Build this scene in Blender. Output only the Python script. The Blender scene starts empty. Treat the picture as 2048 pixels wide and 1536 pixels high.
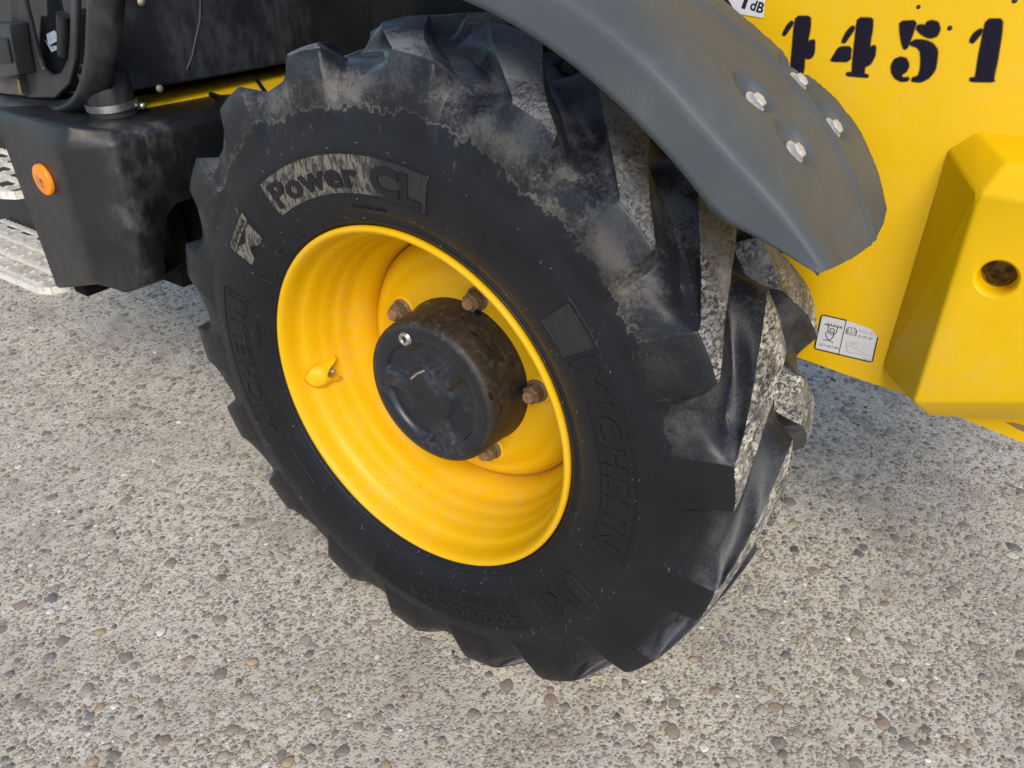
import bpy, bmesh, math, random
from mathutils.geometry import tessellate_polygon
from mathutils import Vector, Matrix, noise as mnoise
R = math.radians
sc = bpy.context.scene
col = sc.collection

# ------------------------------------------------------------------ camera
cam_data = bpy.data.cameras.new('camera')
cam = bpy.data.objects.new('camera', cam_data)
col.objects.link(cam)
cr, cu, cf = Vector((0.820587, 0.571468, -0.007778)), Vector((-0.298433, 0.440056, 0.846929)), Vector((-0.487416, 0.692658, -0.531649))
cam.matrix_world = Matrix((( cr.x, cu.x, -cf.x, 0), (cr.y, cu.y, -cf.y, 0), (cr.z, cu.z, -cf.z, 0), (0, 0, 0, 1)))
cam.location = (0.83196, -0.85894, 1.40424)
cam_data.sensor_width = 36
cam_data.lens = 27.7736
cam_data.clip_start = .02
cam_data.clip_end = 500
sc.camera = cam

# ------------------------------------------------------------------ light
SUN_DIR = Vector((.47, -.60, .65)).normalized()      # towards the veiled sun
world = bpy.data.worlds.new('World')
sc.world = world
world.use_nodes = True
wn = world.node_tree
bg = wn.nodes['Background']
sky = wn.nodes.new('ShaderNodeTexSky')
sky.sky_type = 'NISHITA'
sky.sun_disc = False
sky.sun_elevation = math.asin(SUN_DIR.z)
sky.sun_rotation = math.atan2(SUN_DIR.x, SUN_DIR.y)
sky.air_density = 1.0
sky.dust_density = 1.0
wn.links.new(sky.outputs[0], bg.inputs[0])
bg.inputs[1].default_value = .097
sun_data = bpy.data.lights.new('sun', 'SUN')
sun_data.energy = 1.4
sun_data.angle = R(30)
sun_data.color = (1.0, .90, .77)
sun = bpy.data.objects.new('sun', sun_data)
col.objects.link(sun)
sun.rotation_euler = (-SUN_DIR).to_track_quat('-Z', 'Y').to_euler()
sun.location = SUN_DIR * 12
sc.view_settings.view_transform = 'Standard'
sc.view_settings.look = 'None'
sc.view_settings.gamma = 1
sc.view_settings.use_curve_mapping = False
sc.view_settings.exposure = 1.0
sc.cycles.max_bounces = 6
sc.cycles.diffuse_bounces = 3
sc.cycles.glossy_bounces = 3
sc.cycles.caustics_reflective = False
sc.cycles.caustics_refractive = False

# ------------------------------------------------------------------ node helpers
class G:
    """thin wrapper that builds a node tree"""
    def __init__(s, name):
        s.m = bpy.data.materials.new(name); s.m.use_nodes = True
        s.t = s.m.node_tree; s.b = s.t.nodes['Principled BSDF']; s.out = s.t.nodes['Material Output']
    def n(s, k, **kw):
        x = s.t.nodes.new('ShaderNode' + k)
        for a, v in kw.items(): setattr(x, a, v)
        return x
    def put(s, sock, v):
        if v is None: return
        if isinstance(v, bpy.types.NodeSocket): s.t.links.new(v, sock)
        elif isinstance(v, (tuple, list)) and sock.type == 'RGBA' and len(v) == 3: sock.default_value = (*v, 1)
        elif sock.type == 'RGBA' and isinstance(v, (int, float)): sock.default_value = (v, v, v, 1)
        else: sock.default_value = v
    def pos(s, ob=None):
        if ob is None: return s.n('NewGeometry').outputs['Position']
        x = s.n('TexCoord'); x.object = ob; return x.outputs['Object']
    def scale(s, v, sc_):
        x = s.n('Mapping'); s.put(x.inputs[0], v); x.inputs['Scale'].default_value = sc_; return x.outputs[0]
    def noise(s, v, sc_, det=4, rough=.55, dist=0, col_=False):
        x = s.n('TexNoise'); s.put(x.inputs['Vector'], v); x.inputs['Scale'].default_value = sc_
        x.inputs['Detail'].default_value = det; x.inputs['Roughness'].default_value = rough; x.inputs['Distortion'].default_value = dist
        return x.outputs['Color' if col_ else 'Fac']
    def vor(s, v, sc_, out='Distance', feat='F1', rnd=1):
        x = s.n('TexVoronoi', feature=feat); s.put(x.inputs['Vector'], v); x.inputs['Scale'].default_value = sc_
        x.inputs['Randomness'].default_value = rnd; return x.outputs[out]
    def ramp(s, f, a, b, lo=0., hi=1.):
        x = s.n('MapRange', interpolation_type='SMOOTHSTEP'); s.put(x.inputs[0], f)
        for i, v in enumerate((a, b, lo, hi)): x.inputs[i + 1].default_value = v
        return x.outputs[0]
    def cr(s, f, stops):
        x = s.n('ValToRGB'); s.put(x.inputs[0], f); e = x.color_ramp.elements
        while len(e) < len(stops): e.new(.5)
        for q, (p, c) in zip(e, stops): q.position = p; q.color = (*c, 1)
        return x.outputs[0]
    def mix(s, f, a, b, blend='MIX'):
        x = s.n('Mix', data_type='RGBA', blend_type=blend); s.put(x.inputs[0], f); s.put(x.inputs[6], a); s.put(x.inputs[7], b); return x.outputs[2]
    def mth(s, op, a, b=None, c=None):
        x = s.n('Math', operation=op)
        for i, v in enumerate((a, b, c)):
            if v is not None: s.put(x.inputs[i], v)
        return x.outputs[0]
    def xyz(s, v):
        x = s.n('SeparateXYZ'); s.put(x.inputs[0], v); return x.outputs
    def bump(s, h, dist=.001, st=1.):
        x = s.n('Bump'); s.put(x.inputs['Height'], h); x.inputs['Distance'].default_value = dist; x.inputs['Strength'].default_value = st
        return x.outputs[0]
    def set(s, base=None, rough=None, metal=None, nrm=None, spec=None, coat=None, alpha=None):
        for k, v in (('Base Color', base), ('Roughness', rough), ('Metallic', metal), ('Normal', nrm), ('Specular IOR Level', spec), ('Coat Weight', coat), ('Alpha', alpha)):
            if v is not None: s.put(s.b.inputs[k], v)
        return s.m

# ------------------------------------------------------------------ mesh helpers
def mesh(name, V, F, m, parent=None, smooth=True, loc=None, sharp=None):
    me = bpy.data.meshes.new(name); me.from_pydata(V, [], F); me.update()
    if smooth: me.polygons.foreach_set('use_smooth', [True] * len(me.polygons))
    if sharp: me.set_sharp_from_angle(angle=R(sharp))
    ob = bpy.data.objects.new(name, me); col.objects.link(ob)
    if m: me.materials.append(m)
    ob.parent = parent
    if loc: ob.location = loc
    return ob
def from_bm(name, bm, m, parent=None, smooth=True, sharp=None):
    bmesh.ops.recalc_face_normals(bm, faces=bm.faces)
    me = bpy.data.meshes.new(name); bm.to_mesh(me); bm.free()
    if smooth: me.polygons.foreach_set('use_smooth', [True] * len(me.polygons))
    if sharp: me.set_sharp_from_angle(angle=R(sharp))
    ob = bpy.data.objects.new(name, me); col.objects.link(ob); ob.parent = parent
    if m: me.materials.append(m)
    return ob
def empty(name, loc=(0, 0, 0), parent=None):
    e = bpy.data.objects.new(name, None); col.objects.link(e); e.location = loc; e.parent = parent; e.empty_display_size = .1; return e
def interp(x, X, Y):
    if x <= X[0]: return Y[0]
    for i in range(1, len(X)):
        if x <= X[i]:
            t = (x - X[i-1]) / (X[i] - X[i-1]); return Y[i-1] + (Y[i] - Y[i-1]) * t
    return Y[-1]
def sstep(x): x = max(0., min(1., x)); return x * x * (3 - 2 * x)
def cmr(P, n):
    """Catmull-Rom resample of tuples, n points per span"""
    out = []
    for i in range(len(P) - 1):
        p0, p1, p2, p3 = P[max(i-1, 0)], P[i], P[i+1], P[min(i+2, len(P)-1)]
        for k in range(n):
            t = k / n
            out.append(tuple(.5 * (2*b + (c-a)*t + (2*a-5*b+4*c-d)*t*t + (3*b-a-3*c+d)*t**3) for a, b, c, d in zip(p0, p1, p2, p3)))
    out.append(tuple(P[-1])); return out
def revolve(name, prof, m, parent, seg=160, closed=False, smooth=True, sharp=None, a0=0., a1=360.):
    """prof: (r, y) pairs, axis = local Y"""
    full = abs(a1 - a0 - 360) < 1e-6
    k = seg if full else seg + 1
    V = []; F = []; n = len(prof)
    for i in range(k):
        a = R(a0 + (a1 - a0) * i / seg); c, s_ = math.cos(a), math.sin(a)
        V += [(r * c, y, r * s_) for r, y in prof]
    for i in range(seg):
        i2 = (i + 1) % k
        for j in range(n - 1 + (1 if closed else 0)):
            j2 = (j + 1) % n
            F.append((i*n + j, i*n + j2, i2*n + j2, i2*n + j))
    return mesh(name, V, F, m, parent, smooth, sharp=sharp)
def prism(name, pts, y0, y1, m, parent, bevel=0., sharp=30, seg=2):
    """outline in x,z extruded from y0 to y1"""
    bm = bmesh.new()
    a = [bm.verts.new((x, y0, z)) for x, z in pts]; b = [bm.verts.new((x, y1, z)) for x, z in pts]
    bm.faces.new(a); bm.faces.new(list(reversed(b)))
    for i in range(len(pts)): bm.faces.new((a[i], b[i], b[(i+1) % len(pts)], a[(i+1) % len(pts)]))
    if bevel: bmesh.ops.bevel(bm, geom=list(bm.edges), offset=bevel, segments=seg, affect='EDGES', profile=.5)
    return from_bm(name, bm, m, parent, True, sharp)
def box(name, lo, hi, m, parent, bevel=0., seg=2):
    return prism(name, [(lo[0], lo[2]), (hi[0], lo[2]), (hi[0], hi[2]), (lo[0], hi[2])], lo[1], hi[1], m, parent, bevel, 30, seg)
def hull(name, pts, m, parent, bevel=0., seg=3):
    bm = bmesh.new()
    for p in pts: bm.verts.new(p)
    bmesh.ops.convex_hull(bm, input=list(bm.verts))
    bmesh.ops.dissolve_limit(bm, angle_limit=R(2), verts=list(bm.verts), edges=list(bm.edges))
    if bevel: bmesh.ops.bevel(bm, geom=list(bm.edges), offset=bevel, segments=seg, affect='EDGES', profile=.5)
    return from_bm(name, bm, m, parent, True, 35)
def tube(name, path, rad, m, parent, seg=10, caps=True, squash=None):
    bm = bmesh.new(); rings = []
    P = [Vector(p) for p in path]
    for i, p in enumerate(P):
        t = (P[min(i+1, len(P)-1)] - P[max(i-1, 0)]).normalized()
        ref = Vector((0, 1, 0)) if abs(t.y) < .9 else Vector((1, 0, 0))
        u = t.cross(ref).normalized(); v = t.cross(u).normalized()
        ru, rv = squash(i, len(P)) if squash else ((rad[i] if isinstance(rad, (list, tuple)) else rad),) * 2
        rings.append([bm.verts.new(p + u * math.cos(2*math.pi*k/seg) * ru + v * math.sin(2*math.pi*k/seg) * rv) for k in range(seg)])
    for a, b in zip(rings, rings[1:]):
        for k in range(seg): bm.faces.new((a[k], a[(k+1) % seg], b[(k+1) % seg], b[k]))
    if caps: bm.faces.new(list(reversed(rings[0]))); bm.faces.new(rings[-1])
    return from_bm(name, bm, m, parent, True, 50)
def ribbon(V, F, pts, w, y, close=False):
    """flat stroke of width w in the x,z plane appended to V,F"""
    n = len(pts); base = len(V)
    for i, (x, z) in enumerate(pts):
        a = pts[(i-1) % n] if close else pts[max(i-1, 0)]; b = pts[(i+1) % n] if close else pts[min(i+1, n-1)]
        dx, dz = b[0]-a[0], b[1]-a[1]; L = math.hypot(dx, dz) or 1
        nx, nz = -dz/L*w/2, dx/L*w/2
        V += [(x+nx, y, z+nz), (x-nx, y, z-nz)]
    for i in range(n if close else n-1):
        j = (i+1) % n; F.append((base+2*i, base+2*i+1, base+2*j+1, base+2*j))
def text_mesh(s, size, offset=0., space=1., extr=0., res=3):
    cu_ = bpy.data.curves.new('t', 'FONT'); cu_.body = s; cu_.size = size; cu_.offset = offset; cu_.space_character = space
    cu_.extrude = extr; cu_.resolution_u = res; cu_.align_x = 'LEFT'
    o = bpy.data.objects.new('t', cu_); col.objects.link(o)
    dg = bpy.context.evaluated_depsgraph_get(); dg.update()
    me = bpy.data.meshes.new_from_object(o.evaluated_get(dg))
    V = [tuple(v.co) for v in me.vertices]; F = [tuple(p.vertices) for p in me.polygons]
    bpy.data.objects.remove(o); bpy.data.curves.remove(cu_); bpy.data.meshes.remove(me)
    return V, F

HUB = .612                                   # height of the axle above the ground
loader = empty('wheel_loader', (0, 0, 0))
loader['label'] = 'yellow and black wheel loader with big lugged tyre on yellow rim'
loader['category'] = 'loader'
wheel = empty('wheel', (0, 0, HUB), loader)

# ================================================================== materials
def rubber(name, dusty=1.0, tread=False, lug=False):
    g = G(name); p = g.pos(wheel); x, y, z = g.xyz(p)
    r = g.mth('SQRT', g.mth('ADD', g.mth('MULTIPLY', x, x), g.mth('MULTIPLY', z, z)))
    n1 = g.noise(p, 9, 3, .55); n2 = g.noise(p, 55, 4, .65)
    base = g.mix(g.ramp(n1, .3, .7), (.0055, .0062, .0090), (.0088, .0096, .0132))
    rr = g.mth('ADD', r, g.mth('MULTIPLY', g.mth('SUBTRACT', n2, .5), .055))
    rr = g.mth('ADD', rr, g.mth('MULTIPLY', g.mth('SUBTRACT', n1, .5), .07))
    # dried mud film on shoulder and tread: most above, thinning out towards the lower outer lugs
    film = g.ramp(rr, .522, .550)
    up = g.ramp(g.mth('ADD', g.mth('ADD', z, g.mth('MULTIPLY', y, .6)), g.mth('MULTIPLY', n1, .35)), .17, .66)
    spots = g.ramp(g.mth('ADD', g.mth('MULTIPLY', g.noise(p, 14, 4, .55), .60), g.mth('MULTIPLY', g.noise(p, 170, 5, .8), .40)), .43, .61)
    film = g.mth('MULTIPLY', g.mth('MULTIPLY', film, up), g.mth('MULTIPLY_ADD', spots, .56, .03))
    edge = g.mth('SUBTRACT', 1., g.ramp(g.mth('ABSOLUTE', g.mth('SUBTRACT', rr, .531)), .0, .0036))
    edge = g.mth('MULTIPLY', g.mth('MULTIPLY', edge, up), .40)
    dust_sky_c = g.mix(g.ramp(n1, .35, .65), (.120, .118, .116), (.265, .243, .205))
    floor_ = g.ramp(r, .560, .584)
    dust_sky_c = g.mix(g.mth('MULTIPLY', floor_, .75), dust_sky_c, (.088, .100, .122))  # bluish groove floors: sky reflection painted into the dust colour
    film = g.mth('MAXIMUM', film, g.mth('MULTIPLY', floor_, g.mth('MULTIPLY_ADD', spots, .32, .04)))
    f = g.mth('MAXIMUM', film, edge)
    f = g.mth('MULTIPLY', f, dusty)
    h = g.mth('MULTIPLY', g.noise(p, 300, 2), .25)
    if lug:
        at1 = g.n('Attribute'); at1.attribute_name = 'worn'; at2 = g.n('Attribute'); at2.attribute_name = 'block'
        face = g.ramp(g.mth('ADD', at1.outputs['Fac'], g.mth('MULTIPLY', g.mth('SUBTRACT', n2, .5), .5)), .35, .75)
        high = g.ramp(z, .20, .42)
        outer = at2.outputs['Fac']
        f = g.mth('MULTIPLY', f, g.mth('SUBTRACT', 1., g.mth('MULTIPLY', outer, g.mth('MULTIPLY_ADD', high, -.50, .90))))      # outer block faces are rubbed cleaner, low ones most
        # worn face of the bar: torn, chalky, caked with pale dust in streaks
        st = g.noise(g.scale(p, (1.2, .55, 1.2)), 150, 5, .72, .6)
        st2 = g.mth('MULTIPLY', g.ramp(st, .40, .58), g.ramp(g.noise(p, 22, 3, .6), .30, .58, .25, 1.))
        pale = g.ramp(g.mth('ADD', z, g.mth('MULTIPLY', n1, .3)), .62, .30)
        wear = g.mth('MULTIPLY', g.mth('MULTIPLY', face, st2), g.mth('MULTIPLY_ADD', pale, .42, .56))
        f = g.mth('MAXIMUM', f, wear)
        dust_sky_c = g.mix(face, dust_sky_c, g.mix(g.mth('MULTIPLY', pale, g.ramp(n2, .35, .6)), (.30, .31, .325), (.74, .68, .57)))
        h = g.mth('ADD', h, g.mth('MULTIPLY', g.mth('MULTIPLY', st, face), 3.6))
    elif tread:
        h = g.mth('ADD', h, g.mth('MULTIPLY', n2, g.ramp(r, .53, .57, 0., .8)))
    scuff = g.mth('MULTIPLY', g.ramp(g.noise(g.scale(p, (1., 1., .22)), 130, 3, .6), .64, .72), g.mth('MULTIPLY', g.ramp(n1, .46, .60), g.ramp(r, .43, .47)))
    f = g.mth('MAXIMUM', f, g.mth('MULTIPLY', scuff, .30))
    base = g.mix(f, base, dust_sky_c)
    rough = g.mth('ADD', g.mth('SUBTRACT', g.ramp(n2, .3, .7, .38, .48), g.mth('MULTIPLY', floor_, .08)), g.mth('MULTIPLY', f, .35))
    return g.set(base, rough, nrm=g.bump(h, .0013, .8), spec=.32)
M_rub = rubber('tyre rubber', 1.0, tread=True)
M_lug = rubber('lug rubber', 1.0, lug=True)
M_letter = rubber('raised lettering rubber', .35)

def panel_dust():
    g = G('dusty lettering panel'); p = g.pos(wheel); x, y, z = g.xyz(p)
    st = g.noise(g.scale(p, (1., 1., .28)), 150, 5, .7, .5)
    blot = g.noise(p, 22, 4)
    side = g.ramp(g.mth('ADD', x, g.mth('MULTIPLY', g.mth('SUBTRACT', blot, .5), .10)), .015, -.04)
    k = g.ramp(st, .43, .58)
    f = g.mth('MULTIPLY', g.mth('MULTIPLY_ADD', side, .93, .04), g.mth('MULTIPLY_ADD', k, .88, .10))
    return g.set(g.mix(f, (.013, .0135, .016), g.mix(blot, (.10, .093, .078), (.25, .222, .170))), .75, nrm=g.bump(g.mth('ADD', st, g.vor(p, 700)), .0008, .7))
M_panel = panel_dust()
def panel_dark():
    g = G('finely ribbed dark panel'); p = g.pos(wheel)
    return g.set(g.mix(g.noise(p, 60, 5), (.0085, .0085, .0098), (.0125, .0125, .0140)), .7, nrm=g.bump(g.vor(p, 900), .0006, .6), spec=.2)
M_pdark = panel_dark()

def yellow(name, dust=.3, local=None, gr=1.):
    g = G(name); p = g.pos(local)
    n1 = g.noise(p, 5, 4, .6); n2 = g.noise(p, 38, 6, .62); n3 = g.noise(p, 420, 2)
    base = g.mix(g.ramp(n1, .3, .7), (.735, .442 * gr, .0012), (.775, .475 * gr, .0016))
    d = g.mth('MULTIPLY', g.mth('MULTIPLY', g.ramp(n1, .42, .72), g.ramp(n2, .3, .75)), dust)
    base = g.mix(d, base, (.60, .40, .16))
    sp = g.mth('MULTIPLY', g.mth('LESS_THAN', g.vor(p, 34), .045), g.mth('GREATER_THAN', g.noise(p, 6, 2), .60))
    base = g.mix(g.mth('MULTIPLY', sp, .8), base, (.10, .045, .015))
    return g.set(base, g.mth('ADD', g.ramp(n2, .2, .8, .34, .46), g.mth('MULTIPLY', d, .5)), nrm=g.bump(g.mth('ADD', g.mth('MULTIPLY', g.noise(p, 130, 2), .6), g.mth('MULTIPLY', n3, .3)), .0004, .35), spec=.28)
M_yel = yellow('yellow body paint', .24)
M_rim = yellow('yellow rim paint', .30, wheel, .93)

def plastic(name, a, b, rough=.42, dust=.2, dcol=(.20, .19, .175), fine=.5, spec=.5, t0=.44, xm=None):
    g = G(name); p = g.pos()
    n1 = g.noise(p, 6, 4, .6); n2 = g.noise(g.scale(p, (1, 1, .35)), 40, 6, .72); n3 = g.noise(p, 700, 2)
    base = g.mix(g.ramp(n1, .3, .7), a, b)
    d = g.mth('MULTIPLY', g.mth('MULTIPLY', g.ramp(n1, t0, t0 + .2), g.ramp(n2, t0 - .04, t0 + .2)), dust)
    if xm: d = g.mth('MULTIPLY', d, g.ramp(g.xyz(p)[0], xm[0], xm[1], .12, 1.))
    sp = g.mth('MULTIPLY', g.mth('LESS_THAN', g.vor(p, 60), .05), .5)
    d = g.mth('MAXIMUM', d, g.mth('MULTIPLY', sp, dust))
    return g.set(g.mix(d, base, dcol), g.mth('ADD', g.ramp(n2, .3, .7, rough - .05, rough + .06), g.mth('MULTIPLY', d, .3)), nrm=g.bump(n3, .0004, fine), spec=spec)
M_black = plastic('black moulded plastic', (.010, .0105, .0115), (.016, .0165, .018), .46, .14, fine=.8)
M_pane = plastic('dusty black sheet metal', (.008, .008, .010), (.013, .013, .016), .48, .30, (.070, .075, .086), t0=.40)
M_tank = plastic('dusty black tank plastic', (.010, .010, .011), (.014, .014, .0155), .42, .85, (.085, .083, .080), t0=.40, xm=(-.84, -.79))
M_fend = plastic('dark grey fender plastic', (.064, .075, .084), (.074, .085, .093), .46, .10, (.24, .235, .22), .5, spec=.25)
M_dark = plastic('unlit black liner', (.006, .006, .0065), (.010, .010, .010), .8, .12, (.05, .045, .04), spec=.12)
M_grey = plastic('charcoal door plastic', (.020, .021, .024), (.026, .027, .031), .42, .06)

def hubm(name, side):
    g = G(name); p = g.pos(wheel); x, y, z = g.xyz(p)
    n1 = g.noise(p, 16, 5, .6, .5); n2 = g.noise(p, 75, 6, .7, .4)
    if side:
        base = g.mix(g.ramp(n1, .3, .68), (.0095, .0085, .0090), (.028, .0225, .0195))
        base = g.mix(g.mth('MULTIPLY', g.mth('MULTIPLY', g.ramp(n2, .48, .70), g.ramp(z, -.04, .10)), .42), base, (.125, .108, .092))
        wet = g.mth('LESS_THAN', g.mth('ADD', g.vor(g.scale(p, (1, 2.2, 1)), 26), g.mth('MULTIPLY', n2, .25)), .36)
        wet = g.mth('MULTIPLY', wet, g.mth('GREATER_THAN', g.noise(p, 9, 1), .47))
        base = g.mix(g.mth('MULTIPLY', wet, .85), base, (.006, .005, .005))
        rough = g.mix(wet, .55, .2)
    else:
        base = g.mix(g.ramp(n1, .35, .65), (.0065, .0085, .0135), (.013, .016, .0235))
        d = g.mth('MULTIPLY', g.ramp(n2, .44, .62), g.ramp(g.noise(p, 11, 3), .46, .62))
        base = g.mix(g.mth('MULTIPLY', d, .26), base, (.105, .105, .120))
        rough = g.mth('ADD', .32, g.mth('MULTIPLY', d, .3))
    return g.set(base, rough, nrm=g.bump(n2, .0007, .5))
M_hubs = hubm('stained hub side', True); M_hubf = hubm('black painted hub face', False)
def simple(name, c, rough=.5, metal=0., c2=None, sc_=60, b=.0003):
    g = G(name); p = g.pos(); n1 = g.noise(p, sc_, 5, .65)
    return g.set(g.mix(g.ramp(n1, .32, .68), c, c2 or tuple(v * .7 for v in c)), g.ramp(n1, .2, .8, rough - .07, rough + .09), metal, g.bump(g.noise(p, sc_ * 5, 3), b, .6))
M_rust = simple('rusty nut steel', (.215, .150, .098), .65, .2, (.115, .085, .062), 110, .0008)
M_rust2 = simple('orange rusty stud', (.33, .19, .085), .85, 0., (.20, .110, .055), 180, .001)
M_steel = simple('galvanised steel', (.62, .62, .60), .32, .95, (.42, .42, .41), 90)
M_bolt = simple('zinc bolt', (.62, .63, .64), .4, .35, (.42, .42, .42), 140)
M_cream = simple('worn cream step paint', (.74, .72, .66), .5, 0., (.58, .56, .50), 30, .0008)
M_orange = simple('orange reflector plastic', (.90, .27, .006), .22, 0., (.86, .23, .005), 40)
M_white = simple('white sticker vinyl', (.66, .66, .68), .4, 0., (.60, .60, .63), 12)
M_ink = simple('black print', (.012, .012, .016), .5)
M_fade = simple('faded grey print', (.36, .35, .35), .5)
M_hole = simple('dark bore', (.035, .022, .012), .7)
M_straw = simple('dry straw', (.62, .52, .28), .7)
M_navy = None

def stencil_mat():
    g = G('sprayed stencil paint'); p = g.pos()
    a = g.n('Attribute'); a.attribute_name = 'edge'
    n = g.noise(p, 900, 3, .7); n2 = g.noise(p, 150, 3)
    e = g.mth('ADD', a.outputs['Fac'], g.mth('MULTIPLY', g.mth('SUBTRACT', n, .5), .9))
    al = g.ramp(e, .42, 1.05)
    fleck = g.mth('GREATER_THAN', g.noise(p, 420, 2, .5), .735)
    al = g.mth('MULTIPLY', al, g.mth('SUBTRACT', 1., fleck))
    return g.set(g.mix(n2, (.007, .006, .016), (.012, .010, .024)), .7, alpha=al, spec=.15)
M_sten = stencil_mat()

def concrete():
    g = G('worn exposed aggregate concrete'); p = g.pos()
    big = g.noise(p, 1.9, 3, .6); mid = g.noise(p, 30, 4, .65); fine = g.noise(p, 170, 4, .78)
    base = g.cr(g.mth('ADD', g.mth('MULTIPLY', mid, .45), g.mth('MULTIPLY', fine, .55)), [(.31, (.32, .270, .200)), (.40, (.63, .545, .425)), (.51, (.82, .735, .600)), (.64, (.92, .860, .755))])
    base = g.mix(g.mth('MULTIPLY', g.ramp(big, .40, .62), .40), base, (.50, .465, .405))
    base = g.mix(g.mth('MULTIPLY', g.ramp(g.noise(p, 4.5, 4, .6), .50, .68), .50), base, (.40, .340, .255))
    # aggregate too small to stand out
    q = g.n('VectorMath', operation='MULTIPLY_ADD'); g.put(q.inputs[0], fine); q.inputs[1].default_value = (.007, .007, .007); g.put(q.inputs[2], p); q = q.outputs[0]
    v1 = g.n('TexVoronoi'); g.put(v1.inputs['Vector'], q); v1.inputs['Scale'].default_value = 125
    d1 = v1.outputs['Distance']; c1 = g.xyz(v1.outputs['Color'])
    stone1 = g.cr(c1[0], [(.0, (.20, .18, .155)), (.25, (.36, .325, .275)), (.5, (.49, .435, .355)), (.75, (.62, .59, .54)), (1., (.34, .28, .20))])
    k1 = g.mth('MULTIPLY', g.ramp(d1, .50, .38), g.mth('GREATER_THAN', c1[1], .35))
    rim = g.mth('MULTIPLY', g.mth('MULTIPLY', g.ramp(d1, .38, .48), g.ramp(d1, .64, .52)), g.mth('GREATER_THAN', c1[1], .45))  # dark outline of the fines: occlusion painted into the colour
    base = g.mix(g.mth('MULTIPLY', k1, .62), base, stone1)
    base = g.mix(g.mth('MULTIPLY', rim, g.ramp(mid, .35, .6, .05, .55)), base, (.17, .145, .11))
    crevice_shade = g.ramp(g.noise(p, 85, 4, .8), .365, .30)  # crevice shadows painted into the colour as dark spots
    base = g.mix(g.mth('MULTIPLY', crevice_shade, .8), base, (.10, .085, .066))
    h = g.mth('ADD', g.mth('MULTIPLY', g.mth('SUBTRACT', .5, d1), g.mth('MULTIPLY', k1, 2.2)), g.mth('MULTIPLY_ADD', fine, 1.8, g.mth('MULTIPLY', mid, 1.6)))
    return g.set(base, .88, nrm=g.bump(h, .0034, 1.), spec=.2)
M_conc = concrete()
def stone(i, c):
    g = G('pebble stone %d' % i); p = g.pos()
    n1 = g.noise(p, 150, 4, .7)
    b = g.mix(g.ramp(n1, .3, .7), tuple(v * .80 for v in c), tuple(min(1, v * 1.25) for v in c))
    return g.set(b, .62, nrm=g.bump(n1, .0012, .7), spec=.4)
STONES = [stone(i, c) for i, c in enumerate([(.27, .238, .192), (.205, .188, .162), (.34, .297, .235), (.155, .148, .142), (.305, .238, .17), (.385, .343, .285),
          (.25, .190, .160), (.205, .206, .208), (.38, .29, .18), (.105, .097, .092), (.64, .60, .53), (.305, .273, .232)])]
M_shade = simple('painted shade round the pebble', (.13, .108, .080), .9, 0., (.30, .26, .20), 160)  # colour of the pebble rings: contact shade painted dark
STONE_W = [15, 12, 14, 5, 9, 13, 5, 4, 4, 1.5, 4, 14]

# ================================================================== ground
rnd = random.Random(7)
V = [(-90, -90, 0), (90, -90, 0), (90, 90, 0), (-90, 90, 0)]
ground = mesh('ground', V, [(0, 1, 2, 3)], M_conc, None, False)
ground['kind'] = 'structure'; ground['label'] = 'worn grey concrete yard with exposed river pebbles'
def dome(seed, seg, rings):
    """low lumpy pebble, unit radius, top half with a short skirt below the surface"""
    rr = random.Random(seed); V = []; F = []
    ph = [rr.uniform(0, 6.28) for _ in range(4)]; am = [rr.uniform(.03, .13) for _ in range(4)]
    ex = rr.uniform(.62, .95); pw = rr.uniform(2.0, 2.7)
    for k in range(rings):
        t = k / rings; rad = 1.06 - 1.06 * t * .98 if k else 1.06
        hgt = .05 if k == 0 else (max(0, 1 - rad ** pw)) ** (1 / pw)
        if k: rad = [.98, .80, .45][k-1] if rings == 4 else [.93, .55][k-1]; hgt = (1 - rad ** pw) ** (1 / pw)
        for i in range(seg):
            a = 2 * math.pi * i / seg
            f = 1 + sum(am[q] * math.sin((q + 1) * a + ph[q]) for q in range(1, 4))
            V.append((rad * f * math.cos(a), rad * f * math.sin(a) * ex, hgt))
    V.append((rr.uniform(-.1, .1), rr.uniform(-.1, .1), 1.))
    for k in range(rings - 1):
        for i in range(seg): F.append((k*seg+i, k*seg+(i+1) % seg, (k+1)*seg+(i+1) % seg, (k+1)*seg+i))
    t = len(V) - 1
    for i in range(seg): F.append(((rings-1)*seg+i, (rings-1)*seg+(i+1) % seg, t))
    b = len(V); ox, oy = rr.uniform(-.09, .09), rr.uniform(-.09, .09)        # flat ring: occlusion shade painted round the stone
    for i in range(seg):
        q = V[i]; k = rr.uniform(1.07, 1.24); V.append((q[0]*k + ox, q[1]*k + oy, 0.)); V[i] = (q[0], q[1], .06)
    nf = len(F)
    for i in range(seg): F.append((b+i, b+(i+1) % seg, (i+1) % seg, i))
    return V, F, nf
BIG = [dome(i, 12, 4) for i in range(7)]; SML = [dome(40 + i, 8, 3) for i in range(6)]
cpos = cam.location
def in_view(x, y, z=0, mg=.10):
    d = Vector((x, y, z)) - cpos; w = d.dot(cf)
    if w < .1: return None
    k = cam_data.lens / 18.
    X, Y = d.dot(cr) / w * k, d.dot(cu) / w * k
    return (X, Y, w) if abs(X) < 1 + mg and abs(Y) < .75 + mg else None
cands = []
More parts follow.
